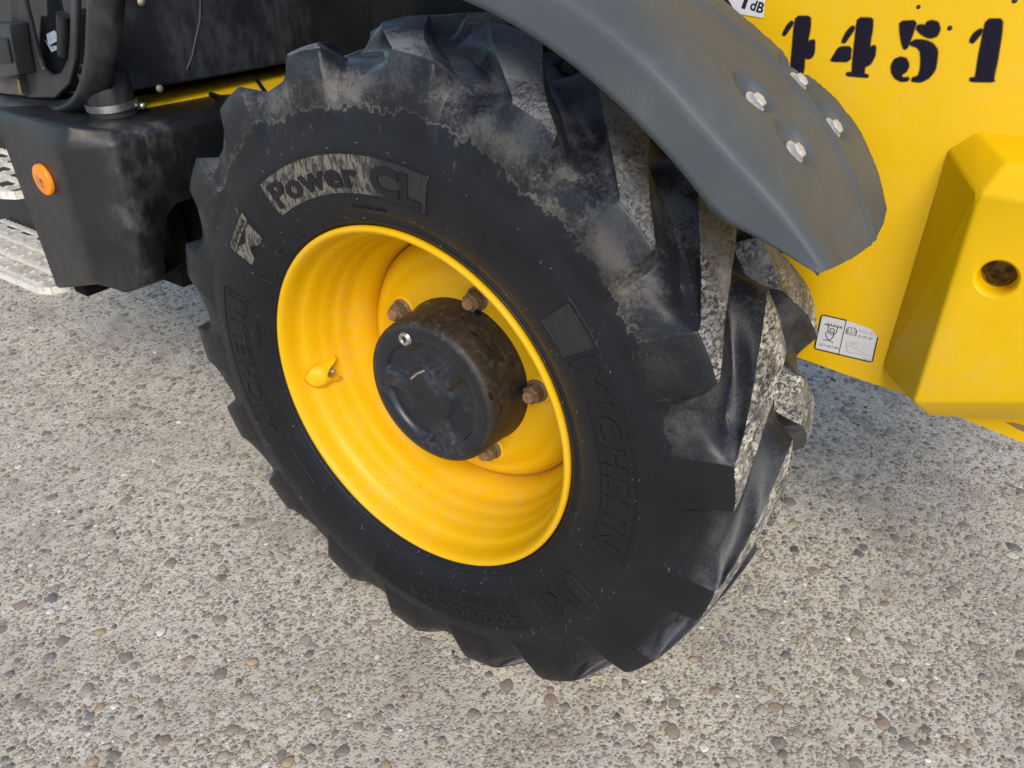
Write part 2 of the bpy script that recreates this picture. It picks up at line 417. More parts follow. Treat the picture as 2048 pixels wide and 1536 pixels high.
for n, lo, hi, pw in ((4000, .0062, .0150, 1.9), (36000, .0036, .0072, 1.2), (60000, .0020, .0042, 1.)):
    for _ in range(n):
        x, y = rnd.uniform(-2.9, 1.5), rnd.uniform(-.85, 2.4)
        v = in_view(x, y)
        if not v: continue
        if hi < .01 and mnoise.noise(Vector((x * 3.1, y * 3.1, 4.))) + mnoise.noise(Vector((x * 9, y * 9, 1.))) * .5 < rnd.uniform(-.75, .15): continue
        if hi < .006 and v[2] > 2.0: continue
        cands.append((x, y, lo + (hi - lo) * rnd.random() ** pw, v[2]))
# no two stones in one place
cell = {}
kept = []
for c in cands:
    ix, iy = int(c[0] // .03), int(c[1] // .03); ok = True
    for a in (-1, 0, 1):
        for b in (-1, 0, 1):
            for o in cell.get((ix+a, iy+b), ()):
                if (o[0]-c[0])**2 + (o[1]-c[1])**2 < (.88 * (o[2] + c[2]))**2: ok = False; break
            if not ok: break
        if not ok: break
    if ok: cell.setdefault((ix, iy), []).append(c); kept.append(c)
kept.sort(key=lambda c: -c[2] / c[3])
def hidden(c):                                  # under the tyre's contact patch or far behind it
    return -.22 < c[0] < .22 and 0 < c[1] < .37
kept = [c for c in kept if not hidden(c)]
single, rest = kept[:300], kept[300:]
cache = {}
for x, y, r_, w in single:
    s_, mi = rnd.randrange(7), rnd.choices(range(12), STONE_W)[0]
    if (s_, mi) not in cache:
        o = mesh('pebble', BIG[s_][0], BIG[s_][1], STONES[mi], ground); cache[(s_, mi)] = o.data; o.data.materials.append(M_shade)
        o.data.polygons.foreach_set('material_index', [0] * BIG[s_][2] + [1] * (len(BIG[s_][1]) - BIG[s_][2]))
    else:
        o = bpy.data.objects.new('pebble', cache[(s_, mi)]); col.objects.link(o); o.parent = ground
    o.location = (x, y, rnd.uniform(.0003, .0010)); o.rotation_euler = (rnd.uniform(-.02, .02), rnd.uniform(-.02, .02), rnd.uniform(0, 6.28))
    o.scale = (r_, r_, r_ * rnd.uniform(.14, .38))
V = []; F = []; MI = []
for x, y, r_, w in rest:
    v, f, nf = rnd.choice(BIG) if r_ / w > .0042 else rnd.choice(SML)
    b = len(V); a = rnd.uniform(0, 6.28); c, s_ = math.cos(a) * r_, math.sin(a) * r_; hz = r_ * rnd.uniform(.14, .42); z0 = rnd.uniform(.0002, .0008)
    V += [(x + p[0]*c - p[1]*s_, y + p[0]*s_ + p[1]*c, z0 + p[2]*hz) for p in v]
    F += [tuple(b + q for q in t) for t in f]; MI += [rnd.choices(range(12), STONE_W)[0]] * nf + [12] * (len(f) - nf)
o = mesh('aggregate', V, F, None, ground)
for m in STONES + [M_shade]: o.data.materials.append(m)
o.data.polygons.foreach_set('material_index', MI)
o['kind'] = 'stuff'

# ================================================================== wheel: tyre
YC = .185
def mirror(P): return P + [(r, 2*YC - y) for r, y in reversed(P[:-1])]
half = [(.330, .030), (.334, .014), (.341, .003), (.3455, -.0005), (.3475, -.0022), (.3495, -.0008), (.3535, -.0024), (.356, -.0048), (.3585, -.0040), (.370, -.0105), (.390, -.0180), (.410, -.0225), (.430, -.0250), (.450, -.0262), (.470, -.0258),
        (.487, -.0232), (.500, -.0205), (.512, -.0170), (.535, -.0112), (.557, -.0010), (.5755, .0155), (.5830, .0335), (.5850, .0480), (.5865, .0850), (.587, .1400), (.5875, YC)]
def side_y(r): return interp(r, [p[0] for p in half[:17]], [p[1] for p in half[:17]])
fine = cmr(half, 3)
tyre = revolve('tyre', mirror(fine), M_rub, wheel, 240)
# contact flat
for v in tyre.data.vertices:
    if v.co.z < -.6: v.co.z = -.6
# lug: (carcass r, y, lug r, y, low edge angle, high edge angle)
LP = [(.487, -.0232, .487, -.0224, -1.2, 8.9), (.500, -.0205, .500, -.0217, -1.0, 8.7), (.512, -.0170, .520, -.0208, -.7, 8.4), (.535, -.0112, .548, -.0180, -.4, 8.0), (.557, -.0010, .580, -.0120, -.1, 7.6), (.5755, .0155, .600, -.0060, .0, 7.3),
      (.5830, .0335, .6065, -.0015, .2, 7.2), (.5842, .041, .6095, .0045, .8, 7.7), (.5850, .048, .6115, .0135, 2.0, 8.9), (.5865, .085, .616, .0480, 5.8, 12.6), (.5868, .113, .6205, .0950, 9.4, 17.2), (.587, .140, .625, .150, 13.0, 21.8), (.5874, .175, .6265, .190, 15.4, 24.8), (.5875, .215, .626, .222, 17.4, 26.8)]
LP_FAR = LP[:-3] + [(.5869, .125, .6235, .128, 11.9, 19.6), (.5871, .145, .6250, .150, 13.2, 21.4), (.5873, .163, .6255, .169, 14.5, 23.0)]
def rise(x): x = max(0., min(1., x)); return 2 * x * x - x ** 3
def make_lug(seed, flip):
    P = cmr(LP_FAR if flip else LP, 5); n = len(P)
    soft = []                                                   # same section with the corner rounded off, for the scooped groove side
    for i in range(n):
        w = [P[min(n - 1, max(0, i + k))] for k in range(-11, 12)]; soft.append((sum(q[2] for q in w) / 23 - .001, sum(q[3] for q in w) / 23 + .001))
    us = [-.36, -.28, -.22, -.17, -.12, -.07, -.03, .0, .03, .08, .16, .26, .38, .50, .62, .74, .84, .92, .97, 1.0, 1.025, 1.06, 1.11, 1.18, 1.27, 1.38, 1.52, 1.68, 1.86, 2.05, 2.25]
    V = []; F = []; A = []; B = []
    for i, (rc, yc, rl, yl, lo, hi) in enumerate(P):
        t = i / (n - 1); lo_, hi_ = lo, hi
        sh = sstep((.6135 - rl) / .03)                         # 1 on the shoulder, 0 on the bar
        nose = max(0, (t - .84) / .16)                          # rounded inner end
        sq = math.sqrt(max(0, 1 - (nose * .93) ** 2)) if nose else 1
        mid_ = (lo + hi) / 2; lo_, hi_ = mid_ + (lo - mid_) * (.35 + .65 * sq), mid_ + (hi - mid_) * (.35 + .65 * sq)
        fade = sstep(i / 9.) * rise((1 - t) / .09)
        wl = .28; W = (.66 + .36 * sh) * (1 - (.45 if flip else .2) * min(1, nose))                            # steep leading wall, long scooped trailing wall
        for u in us:
            if u <= 0: m_ = rise((u + wl) / wl)
            elif u <= 1: m_ = 1.
            else: m_ = 1 - .10 * sstep((u - 1) / .07) - .90 * sstep((u - 1) / W) if u < 1 + W else 0.
            m_ *= fade
            jit = .0009 * mnoise.noise(Vector((i * .55 + seed * 9, u * 5, seed))) + .0010 * math.sin(math.pi * max(0, min(1, u)))
            k_ = sstep((u - 1) / .30); rt, yt = rl + (soft[i][0] - rl) * k_, yl + (soft[i][1] - yl) * k_
            r_ = rc + (rt - rc) * m_ + (jit if 0 <= u <= 1 and rl > .604 else 0); y_ = yc + (yt - yc) * m_
            if m_ < .02:
                r_ -= .0016 if rl > .56 else 0.; y_ += .0016 if rl < .58 else 0.
            ang = lo_ + (hi_ - lo_) * u
            if flip: y_ = 2 * YC - y_
            a = R(ang); V.append((r_ * math.cos(a), y_, r_ * math.sin(a)))
            on = 1. if -.02 <= u <= 1.01 else 0.
            A.append(on if rl > .6060 and t < .985 else 0.); B.append(on if rl < .6080 else 0.)
    k = len(us)
    for i in range(n - 1):
        for j in range(k - 1):
            q = (i*k+j, (i+1)*k+j, (i+1)*k+j+1, i*k+j+1)
            F.append(q[::-1] if flip else q)
    return V, F, A, B
TIPS = [5.5, 24.1, 42.3, 60.2, 79.7, 100.5, 121, 141.5, 161.8, 181, 200, 219, 240.5, 260, 280, 299.5, 321, 343]
lug_me = {}
for flip in (False, True):
    for kv in range(2):
        V, F, A, B = make_lug(3 + kv, flip); o = mesh('tread_lug', V, F, M_lug, wheel, sharp=64); lug_me[(flip, kv)] = o.data
        o.data.attributes.new('worn', 'FLOAT', 'POINT').data.foreach_set('value', A); o.data.attributes.new('block', 'FLOAT', 'POINT').data.foreach_set('value', B); bpy.data.objects.remove(o)
def put_lug(ang, flip, kv):
    o = bpy.data.objects.new('tread_lug', lug_me[(flip, kv)]); col.objects.link(o); o.parent = wheel
    o.rotation_euler = (0, -R(ang), 0)
    if 205 < (ang + 8) % 360 < 318:                     # bars pressed flat on the ground
        o.data = o.data.copy(); mm = Matrix.Rotation(-R(ang), 4, 'Y'); im = mm.inverted()
        for v in o.data.vertices:
            w = mm @ v.co
            if w.z < -.6115: w.z = -.6115 + (w.z + .6115) * .02; v.co = im @ w
    return o
for i, a in enumerate(TIPS):
    put_lug(a, False, i % 2)
    b = TIPS[(i + 1) % 18] + (360 if i == 17 else 0)
    put_lug((a + b) / 2, True, i % 2)

# ---- lettering on the sidewall
def on_wall(V, th0, r0, ref, lift):
    out = []
    for u, v, w in V:
        r_ = r0 + v; a = R(th0) - u / ref
        out.append((r_ * math.cos(a), side_y(r_) - lift - w, r_ * math.sin(a)))
    return out
def word(s, th0, th1, r0, r1, m=None, off=.0, lift=.0006, hgt=.0011, capsize=.72, shear=0., space=1.):
    """text running clockwise from th0 to th1, feet on r0 and heads on r1"""
    size = (r1 - r0) / capsize
    V, F = text_mesh(s, size, off, space, hgt)
    x0 = min(v[0] for v in V); x1 = max(v[0] for v in V); ref = (r0 + r1) / 2; L = R(th0 - th1) * ref
    V = [((v[0] - x0) / (x1 - x0) * L + shear * v[1], v[1], v[2]) for v in V]
    return mesh('lettering', on_wall(V, th0, r0, ref, lift), F, m or M_letter, wheel, False)
def wall_panel(name, th0, th1, r0, r1, m, lift=.0004, skew=0., border=True):
    nu, nv = 40, 6; ref = (r0 + r1) / 2; V = []; F = []
    L = R(th0 - th1) * ref
    for j in range(nv + 1):
        for i in range(nu + 1):
            V.append((L * i / nu + skew * (j / nv - .5), (r1 - r0) * j / nv, 0))
    for j in range(nv):
        for i in range(nu): q = j * (nu + 1) + i; F.append((q, q + 1, q + nu + 2, q + nu + 1))
    o = mesh(name, on_wall(V, th0, r0, ref, lift), F, m, wheel)
    if border:
        V = []; F = []; w = .0016
        path = [(L*i/nu - skew/2, 0) for i in range(nu+1)] + [(L + skew*(j/nv-.5), (r1-r0)*j/nv) for j in range(1, nv+1)] + [(L*i/nu + skew/2, r1-r0) for i in range(nu-1, -1, -1)] + [(skew*(j/nv-.5), (r1-r0)*j/nv) for j in range(nv-1, 0, -1)]
        n = len(path)
        for i, (u, v) in enumerate(path):
            a, b = path[i-1], path[(i+1) % n]; dx, dy = b[0]-a[0], b[1]-a[1]; l_ = math.hypot(dx, dy); nx, ny = -dy/l_*w/2, dx/l_*w/2
            V += [(u+nx, v+ny, 0), (u, v, .0016), (u-nx, v-ny, 0)]
        for i in range(n):
            j = (i+1) % n
            F += [(3*i, 3*i+1, 3*j+1, 3*j), (3*i+1, 3*i+2, 3*j+2, 3*j+1)]
        mesh('panel_border', on_wall(V, th0, r0, ref, lift), F, M_letter, wheel)
    return o
wall_panel('lettering_panel', 126.5, 76.8, .3965, .4600, M_panel)
word('Power', 124.8, 95.2, .4080, .4490, off=.0017, hgt=.0019, space=1.06)
word('CL', 91.6, 78.2, .4050, .4490, off=.0028, hgt=.0019)
wall_panel('lettering_panel', 150.5, 137.0, .3990, .4580, M_pdark, border=False)
wall_panel('name_strip', 149.8, 137.6, .4395, .4560, M_panel, lift=.0009, border=False)
word('Compact', 148.5, 138.6, .4430, .4520, lift=.0013, hgt=.0007, m=M_pdark)
word('M', 149.5, 138.5, .4020, .4360, off=.002, hgt=.0012, m=M_panel)
wall_panel('lettering_panel', 209.5, 162.5, .4040, .4600, M_letter, border=True)
word('MICHELIN', 206.5, 164.0, .4120, .4500, off=.0013, hgt=.0011, space=1.22)
wall_panel('lettering_panel', 226.0, 211.0, .4000, .4560, M_letter)
wall_panel('lettering_panel', 43.0, 34.0, .4020, .4620, M_panel)
wall_panel('lettering_panel', 33.0, -13.0, .4060, .4660, M_letter, border=True)
word('MICHELIN', 31.0, -11.5, .4140, .4560, off=.0013, hgt=.0011, space=1.22)
wall_panel('lettering_panel', -53.0, -105.5, .3960, .4660, M_pdark, border=False, lift=.0003)
word('400/80 - 24', -54.5, -92.5, .4290, .4560, off=.0010, hgt=.0010)
word('IND', -96.0, -102.6, .4290, .4440, off=.0004, hgt=.0008)
word('(15.5/80 - 24)', -60.5, -82.0, .4020, .4140, hgt=.0008)
wall_panel('lettering_panel', -27.5, -46.0, .3970, .4620, M_letter)
word('M', -31.5, -42.0, .4080, .4520, off=.003, hgt=.0014, m=M_pdark)
word('TUBELESS', 101.0, 89.5, .3700, .3760, hgt=.0006)
word('TUBELESS', 178.0, 170.0, .3780, .3840, hgt=.0006)
# fine raised print round the bead
word('MAX 3.2 BAR  DO NOT OVERINFLATE', -98., -130., .3655, .3690, hgt=.0005)
# circular moulding rib over the lettering and short radial seams
V = []; F = []
def seam(a0, a1, r0, r1, w=.0012, h=.0010, n=10):
    b = len(V); pts = []
    for i in range(n + 1):
        t = i / n; a = R(a0 + (a1 - a0) * t); r_ = r0 + (r1 - r0) * t; pts.append((r_ * math.cos(a), r_ * math.sin(a), r_))
    for i, (x, z, r_) in enumerate(pts):
        p, q = pts[max(i-1, 0)], pts[min(i+1, n)]; dx, dz = q[0]-p[0], q[1]-p[1]; l_ = math.hypot(dx, dz); nx, nz = -dz/l_*w/2, dx/l_*w/2
        y_ = side_y(r_) - .0001
        V.extend([(x+nx, y_, z+nz), (x, y_-h, z), (x-nx, y_, z-nz)])
    for i in range(n):
        k = b + 3*i; F.extend([(k, k+1, k+4, k+3), (k+1, k+2, k+5, k+4)])
for a, r1 in ((140, .40), (152.5, .392), (163, .392), (179, .400), (45.5, .462), (62, .465), (-19, .40), (-52, .40), (-100, .40), (-130, .40), (128, .395)): seam(a, a + .2, .348, r1)
seam(44, -14, .4700, .4700, .0014, .0012, 60); seam(152, 134, .3945, .3945, .0014, .001, 20); seam(126.5, 76.8, .464, .464, .001, .0008, 40)
mesh('mould_seam', V, F, M_letter, wheel)['kind'] = 'stuff'
# vent spews: short rubber hairs
V = []; F = []; rs = random.Random(11)
for _ in range(170):
    a = R(rs.uniform(0, 360)); r_ = rs.choice((.352, .368, .380, .392, .468, .475)) + rs.uniform(-.004, .004)
    p = Vector((r_ * math.cos(a), side_y(r_), r_ * math.sin(a))); d = Vector((rs.uniform(-.5, .5), -1, rs.uniform(-.5, .5))).normalized() * rs.uniform(.002, .0048)
    b = len(V); w = .0007
    for q, s_ in ((p, 1.), (p + d, .6)):
        for k in range(4): V.append((q.x + w * s_ * math.cos(k * 1.57), q.y, q.z + w * s_ * math.sin(k * 1.57)))
    F += [(b+k, b+(k+1) % 4, b+4+(k+1) % 4, b+4+k) for k in range(4)] + [(b+4, b+5, b+6, b+7)]
M_spew = simple('light-catching vent hair', (.15, .15, .16), .35)  # paler than the tyre rubber: light on the hairs painted in
o = mesh('vent_hair', V, F, M_spew, wheel, False); o['kind'] = 'stuff'

# ---- rim
RP = [(.3300, .0320), (.3350, .0120), (.3385, .0040), (.3382, -.0020), (.3350, -.0052), (.3310, -.0050), (.3270, -.0015), (.3235, .0060), (.3210, .0160), (.3190, .0260), (.3155, .0360), (.3105, .0440), (.3072, .0525), (.3046, .0620), (.3022, .0715), (.2991, .0798), (.2967, .0882), (.2949, .0975), (.2927, .1060), (.2896, .1132), (.2871, .1212), (.2849, .1318), (.2818, .1420), (.2760, .1520), (.2695, .1640), (.2645, .1780), (.2618, .2000), (.2610, .2600), (.2640, .3000), (.3000, .3150), (.3150, .3500), (.3380, .3700), (.3300, .3500)]
revolve('rim', cmr(RP, 3), M_rim, wheel, 200)
DP = [(.2560, .2140), (.2585, .2060), (.2588, .2010), (.2570, .1975), (.2535, .1935), (.2480, .1860), (.2400, .1790), (.2320, .1750), (.2250, .1735), (.2180, .1722), (.2050, .1660), (.1930, .1615), (.1850, .1602), (.1500, .1600), (.1300, .1600)]
revolve('wheel_disc', cmr(DP, 3), M_rim, wheel, 160)
# ---- hub reduction drum and its pocketed face
drum = revolve('hub_drum', [(.152, .1610), (.1530, .1560), (.1510, .1500), (.1500, .1440), (.1485, .1100), (.1470, .0800), (.1455, .0670), (.1435, .0605), (.1395, .0565), (.1350, .0550)], M_hubs, wheel, 140)
ARMS = (178, -72, 48)
def hub_h(r_, a):
    """depth of the cast pockets (positive = recessed)"""
    d = min(abs((a - q + 180) % 360 - 180) for q in ARMS)
    ring = sstep((r_ - .050) / .007) * sstep((.110 - r_) / .008)
    arm = sstep((d * math.pi / 180 * r_ - .014) / .011)
    boss = sstep((.030 - math.hypot(r_ * math.cos(R(a)) - .1145 * math.cos(R(113)), r_ * math.sin(R(a)) - .1145 * math.sin(R(113)))) / .012)
    h = .0095 * ring * arm * (1 - boss)
    h += .0012 * sstep(1 - abs(r_ - .0475) / .0025) * .8
    h -= .0012 * sstep((.134 - r_) / .004) * sstep((r_ - .112) / .006)
    return h
V = [(0, .0552, 0)]; F = []; nr, na = 46, 160
for i in range(1, nr + 1):
    r_ = .1352 * i / nr
    for j in range(na):
        a = 360 * j / na; V.append((r_ * math.cos(R(a)), .0551 + hub_h(r_, a) * (1 if i < nr else 0), r_ * math.sin(R(a))))
for j in range(na): F.append((0, 1 + j, 1 + (j + 1) % na))
for i in range(nr - 1):
    for j in range(na):
        q = 1 + i * na; F.append((q + j, q + na + j, q + na + (j + 1) % na, q + (j + 1) % na))
mesh('hub_face', V, F, M_hubf, wheel)
def hexpt(r_, n=6, ph=0): return [(r_ * math.cos(2*math.pi*k/n + ph), r_ * math.sin(2*math.pi*k/n + ph)) for k in range(n)]
# socket plug
pr = revolve('drain_plug', [(.0062, .004), (.0062, -.0030), (.0075, -.0046), (.0110, -.0046), (.0125, -.0030), (.0128, .002), (.0160, .003)], M_steel, wheel, 6 * 5)
pa = R(113); pr.location = (.1145 * math.cos(pa), .0530, .1145 * math.sin(pa))
prism('plug_socket', hexpt(.0064), -.001, .001, M_hole, wheel).location = (.1145 * math.cos(pa), .0545, .1145 * math.sin(pa))
word_v, word_f = text_mesh('1754', .016, 0, 1, .0004)
a = R(-62)
mesh('cast_mark', [(-.018 + v[0]*math.cos(a) - v[1]*math.sin(a), .0622 - v[2], .078 + v[0]*math.sin(a) + v[1]*math.cos(a)) for v in word_v], word_f, M_hubf, wheel, False)
# rust scrape on the hub face
V = []; F = []; ribbon(V, F, [(-.040, .022), (-.022, .040), (-.004, .052)], .0035, .0538); mesh('scrape', V, F, simple('pale scrape', (.30, .25, .18), .8), wheel, False)
# ---- wheel nuts, five on a circle of 172 mm
nut_parts = None
for k in range(5):
    a = R(76 + 72 * k + (1.5 if k == 4 else 0)); cx, cz = .1722 * math.cos(a), .1722 * math.sin(a)
    if nut_parts is None:
        bm = bmesh.new()
        def ring(r_, y_, n=24, ph=0): return [bm.verts.new((r_*math.cos(2*math.pi*q/n + ph), y_, r_*math.sin(2*math.pi*q/n + ph))) for q in range(n)]
        L = [ring(.0205, 0), ring(.0205, -.003), ring(.0168, -.0062)]
        for A, B in zip(L, L[1:]):
            for q in range(24): bm.faces.new((A[q], A[(q+1) % 24], B[(q+1) % 24], B[q]))
        hx = [[bm.verts.new((x, y_, z)) for x, z in hexpt(r_)] for r_, y_ in ((.0168, -.0045), (.0168, -.0205), (.0145, -.0228), (.0095, -.0232))]
        for A, B in zip(hx, hx[1:]):
            for q in range(6): bm.faces.new((A[q], A[(q+1) % 6], B[(q+1) % 6], B[q]))
        bm.faces.new(hx[-1])
        n_o = from_bm('wheel_nut', bm, M_rust, wheel, True, 25)
        s_o = revolve('wheel_stud', [(.0102, 0), (.0102, -.0290), (.0088, -.0312), (.0002, -.0312)], M_rust2, wheel, 20, sharp=30)
        w_o = revolve('nut_seat', [(.0265, .0008), (.0258, -.0010), (.020, -.0012)], M_rim, wheel, 28)
        nut_parts = (n_o.data, s_o.data, w_o.data)
        trio = (n_o, s_o, w_o)
    else:
        trio = []
        for nm, d in zip(('wheel_nut', 'wheel_stud', 'nut_seat'), nut_parts):
            o = bpy.data.objects.new(nm, d); col.objects.link(o); o.parent = wheel; trio.append(o)
    for o in trio: o.location = (cx, .1602, cz); o.rotation_euler = (0, .3 + k * .83, 0); o.scale = (1.12, 1.12, 1.12)
# ---- valve with its guard on the barrel
va = R(-169); er = Vector((math.cos(va), 0, math.sin(va))); et = Vector((-math.sin(va), 0, math.cos(va))); ey = Vector((0, 1, 0))
def barrel_r(y): return interp(y, [.02, .036, .043, .0505, .062, .0715, .0785, .087, .098, .106], [.3200, .3155, .3105, .3062, .3045, .3030, .2988, .2963, .2953, .2935])
V = []; F = []; nu, nv = 36, 14; GW, GH = .0235, .027
for i in range(nu + 1):
    ph = math.pi * i / nu; u = math.cos(ph); hoop = math.sin(ph)
    y0 = .026 + .024 * (1 - math.sqrt(max(0, 1 - u * u))); y1 = .056 + .042 * abs(u) ** 1.7
    for j in range(nv + 1):
        y_ = y0 + (y1 - y0) * (j / nv); q = max(0., (.052 - y_) / .026); s_ = math.sqrt(max(0., 1 - min(1, q) ** 2))
        V.append(tuple(er * (barrel_r(y_) + .0015 - GH * hoop ** .8 * s_) + et * GW * u + ey * y_))
for i in range(nu):
    for j in range(nv): q = i * (nv + 1) + j; F.append((q, q + 1, q + nv + 2, q + nv + 1))
gd = mesh('valve_guard', V, F, M_rim, wheel); sm = gd.modifiers.new('t', 'SOLIDIFY'); sm.thickness = .003; sm.offset = 0
b = er * .301 + ey * .070 - et * .002
M_valve = simple('dusty valve brass', (.40, .32, .27), .5, .3)
tube('valve_stem', [tuple(b - er * s_ + ey * e) for s_, e in ((0, 0), (.004, 0), (.0045, 0), (.012, .001), (.0125, .001), (.018, .003), (.019, .003), (.0235, .005))], [.006, .006, .0045, .0045, .0055, .0055, .0036, .0034], M_valve, wheel, 14)

# ================================================================== fender
TH_END = 104.
def th_end(y): return interp(y, [0, .08, .16, .22, .27, .31], [33.4, 32.3, 31.7, 32.2, 33.4, 36.2])
def far_y(th): return interp(th, [33, 36.4, 40.8, 45, 48, 52.7, 57, 104], [.254, .290, .312, .304, .284, .268, .260, .260])
def groove_y(th): return interp(th, [32, 36.5, 44, 52, 60, 104], [.158, .187, .212, .214, .190, .150])
FB = [(48.3, .112), (42.6, .111), (48.0, .258), (42.3, .253)]              # bolts: angle, y
def top_r(y, th):
    r_ = interp(y, [0, .006, .014, .024, .036, .06, .10, .16, .40], [.7520, .7575, .7612, .7640, .7660, .7685, .7708, .7725, .7735])
    k_ = sstep(y / .07); r_ += (1 - k_) * interp(th, [33, 34, 37, 45, 49, 60], [.026, .025, .019, .000, -.005, -.005]) + k_ * interp(th, [33, 37, 45, 50, 60], [.014, .011, .006, .002, 0])
    g_ = abs(y - groove_y(th)); r_ -= .0045 * sstep(1 - g_ / .0085)
    r_ += .0022 * sstep(1 - abs(g_ - .012) / .010)
    for t, yb in FB:
        d = math.hypot((th - t - .9) * math.pi / 180 * .772 / 1.25, y - yb) / .0305
        r_ -= .0150 * sstep((1 - d) / .62)
    return r_
sec = [('s', k / 6) for k in range(6)] + [('t', v) for v in (0, .003, .006, .010, .014, .019, .024, .030, .036)] + [('t', .036 + .0042 * k) for k in range(1, 70)]
ths = [0] + [1]
V = []; F = []; NS = 190
for i in range(NS + 1):
    t = (i / NS) ** 1.35
    row = []
    for kind, v in sec:
        yv = v if kind == 't' else 0.
        th0 = th_end(yv) if kind == 't' else 33.4
        th = th0 + (TH_END - th0) * t
        if kind == 's':
            rl = interp(th, [33.4, 34.2, 41.0, 43, 52, 60, 80], [.7760, .7660, .7060, .6985, .6940, .6925, .6935])
            r_ = rl + (top_r(0, th) - rl) * v; y_ = -.003 + .003 * v
        else:
            fy = far_y(th); y_ = min(v, fy + .0)
            r_ = top_r(y_, th)
            if v >= fy: r_ -= min(.016, (v - fy) * 1.2)              # turned-down far edge
        a = R(th); V.append((r_ * math.cos(a), y_, r_ * math.sin(a) + HUB))
k = len(sec)
for i in range(NS):
    for j in range(k - 1): F.append((i*k+j, i*k+j+1, (i+1)*k+j+1, (i+1)*k+j))
bm = bmesh.new(); vs = [bm.verts.new(v) for v in V]
for f in F: bm.faces.new([vs[q] for q in f])
bmesh.ops.remove_doubles(bm, verts=list(bm.verts), dist=.0002)
fender = from_bm('fender', bm, M_fend, loader, True, 50)
sm = fender.modifiers.new('t', 'SOLIDIFY'); sm.thickness = .005; sm.offset = -1
first = None
for t, yb in FB:
    rr_ = interp(yb, [.1, .16, .3], [.7705, .7725, .7735]) + interp(t, [37, 45, 50], [.011, .006, .002]) - .0098
    if first is None:
        bm = bmesh.new()
        A = [bm.verts.new((.0165*math.cos(2*math.pi*q/24), .0165*math.sin(2*math.pi*q/24), 0)) for q in range(24)]
        B = [bm.verts.new((v.co.x, v.co.y, .0022)) for v in A]; bm.faces.new(B)
        for q in range(24): bm.faces.new((A[q], A[(q+1) % 24], B[(q+1) % 24], B[q]))
        hx = [[bm.verts.new((x, y_, z)) for x, y_ in hexpt(r_)] for r_, z in ((.0108, .002), (.0108, .0082), (.0092, .0100), (.0050, .0104))]
        for A, B in zip(hx, hx[1:]):
            for q in range(6): bm.faces.new((A[q], A[(q+1) % 6], B[(q+1) % 6], B[q]))
        bm.faces.new(hx[-1]); o = from_bm('bolt', bm, M_bolt, fender, True, 25); first = o.data
    else:
        o = bpy.data.objects.new('bolt', first); col.objects.link(o); o.parent = fender
    a = R(t); o.location = (rr_ * math.cos(a), yb, rr_ * math.sin(a) + HUB)
    o.rotation_euler = Vector((math.cos(a), 0, math.sin(a))).to_track_quat('Z', 'Y').to_euler()

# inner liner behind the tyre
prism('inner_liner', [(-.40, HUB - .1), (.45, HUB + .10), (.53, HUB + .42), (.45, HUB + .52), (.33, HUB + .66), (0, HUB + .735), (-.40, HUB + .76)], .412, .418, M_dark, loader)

# ================================================================== yellow rear frame plate
PB = [(0.5598, 0.6959), (0.6427, 0.6893), (0.7248, 0.6852), (0.8351, 0.6694), (0.9148, 0.6594)]
outline = [(.30, PB[0][1] + .02)] + PB + [(1.30, PB[-1][1] - .06), (1.30, 1.75), (.30, 1.75)]
plate = prism('side_plate', outline, .42, .442, M_yel, loader, .003)
def chaikin(P, n=2):
    for _ in range(n):
        Q = []
        for i in range(len(P)):
            a, b = P[i], P[(i+1) % len(P)]
            Q += [(a[0]*.85+b[0]*.15, a[1]*.85+b[1]*.15), (a[0]*.15+b[0]*.85, a[1]*.15+b[1]*.85)]
        P = Q
    return P
def blob(V, F, E, P, y, grow=.0046):
    P = chaikin(P, 1); n = len(P)
    area = sum(P[i][0]*P[(i+1) % n][1] - P[(i+1) % n][0]*P[i][1] for i in range(n))
    if area < 0: P = P[::-1]
    b = len(V)
    nor = []
    for i in range(n):
        a, c = P[i-1], P[(i+1) % n]; dx, dz = c[0]-a[0], c[1]-a[1]; l_ = math.hypot(dx, dz) or 1; nor.append((dz/l_, -dx/l_))
    for p, q in zip(P, nor): V.append((p[0], y, p[1])); E.append(1.)
    for p, q in zip(P, nor): V.append((p[0]+q[0]*grow, y + .0009, p[1]+q[1]*grow)); E.append(0.)
    for t_ in tessellate_polygon([[Vector((p[0], p[1], 0)) for p in P]]):
        (ax, az), (bx_, bz), (cx_, cz_) = (P[q] for q in t_); sg = (bx_-ax)*(cz_-az) - (cx_-ax)*(bz-az)
        F.append(tuple(b+q for q in (t_ if sg > 0 else t_[::-1])))
    for i in range(n): j = (i+1) % n; F.append((b+i, b+n+i, b+n+j, b+j))
four_a = [(0.5354, 1.245), (0.5549, 1.2463), (0.5574, 1.2323), (0.5576, 1.2196), (0.559, 1.2085), (0.563, 1.2104), (0.5666, 1.2113), (0.5685, 1.199), (0.5656, 1.1889), (0.562, 1.1853), (0.558, 1.1827), (0.5591, 1.1728), (0.5654, 1.1717), (0.5655, 1.1693), (0.5359, 1.1689), (0.5352, 1.1722), (0.5432, 1.1723), (0.5406, 1.1899), (0.5363, 1.2307)]
four_b = [(0.5299, 1.2345), (0.5337, 1.2322), (0.5239, 1.2117), (0.5199, 1.2131), (0.5242, 1.2272)]
four_c = [(0.5178, 1.2055), (0.5339, 1.2073), (0.5362, 1.1881), (0.5092, 1.1861), (0.5123, 1.1928)]
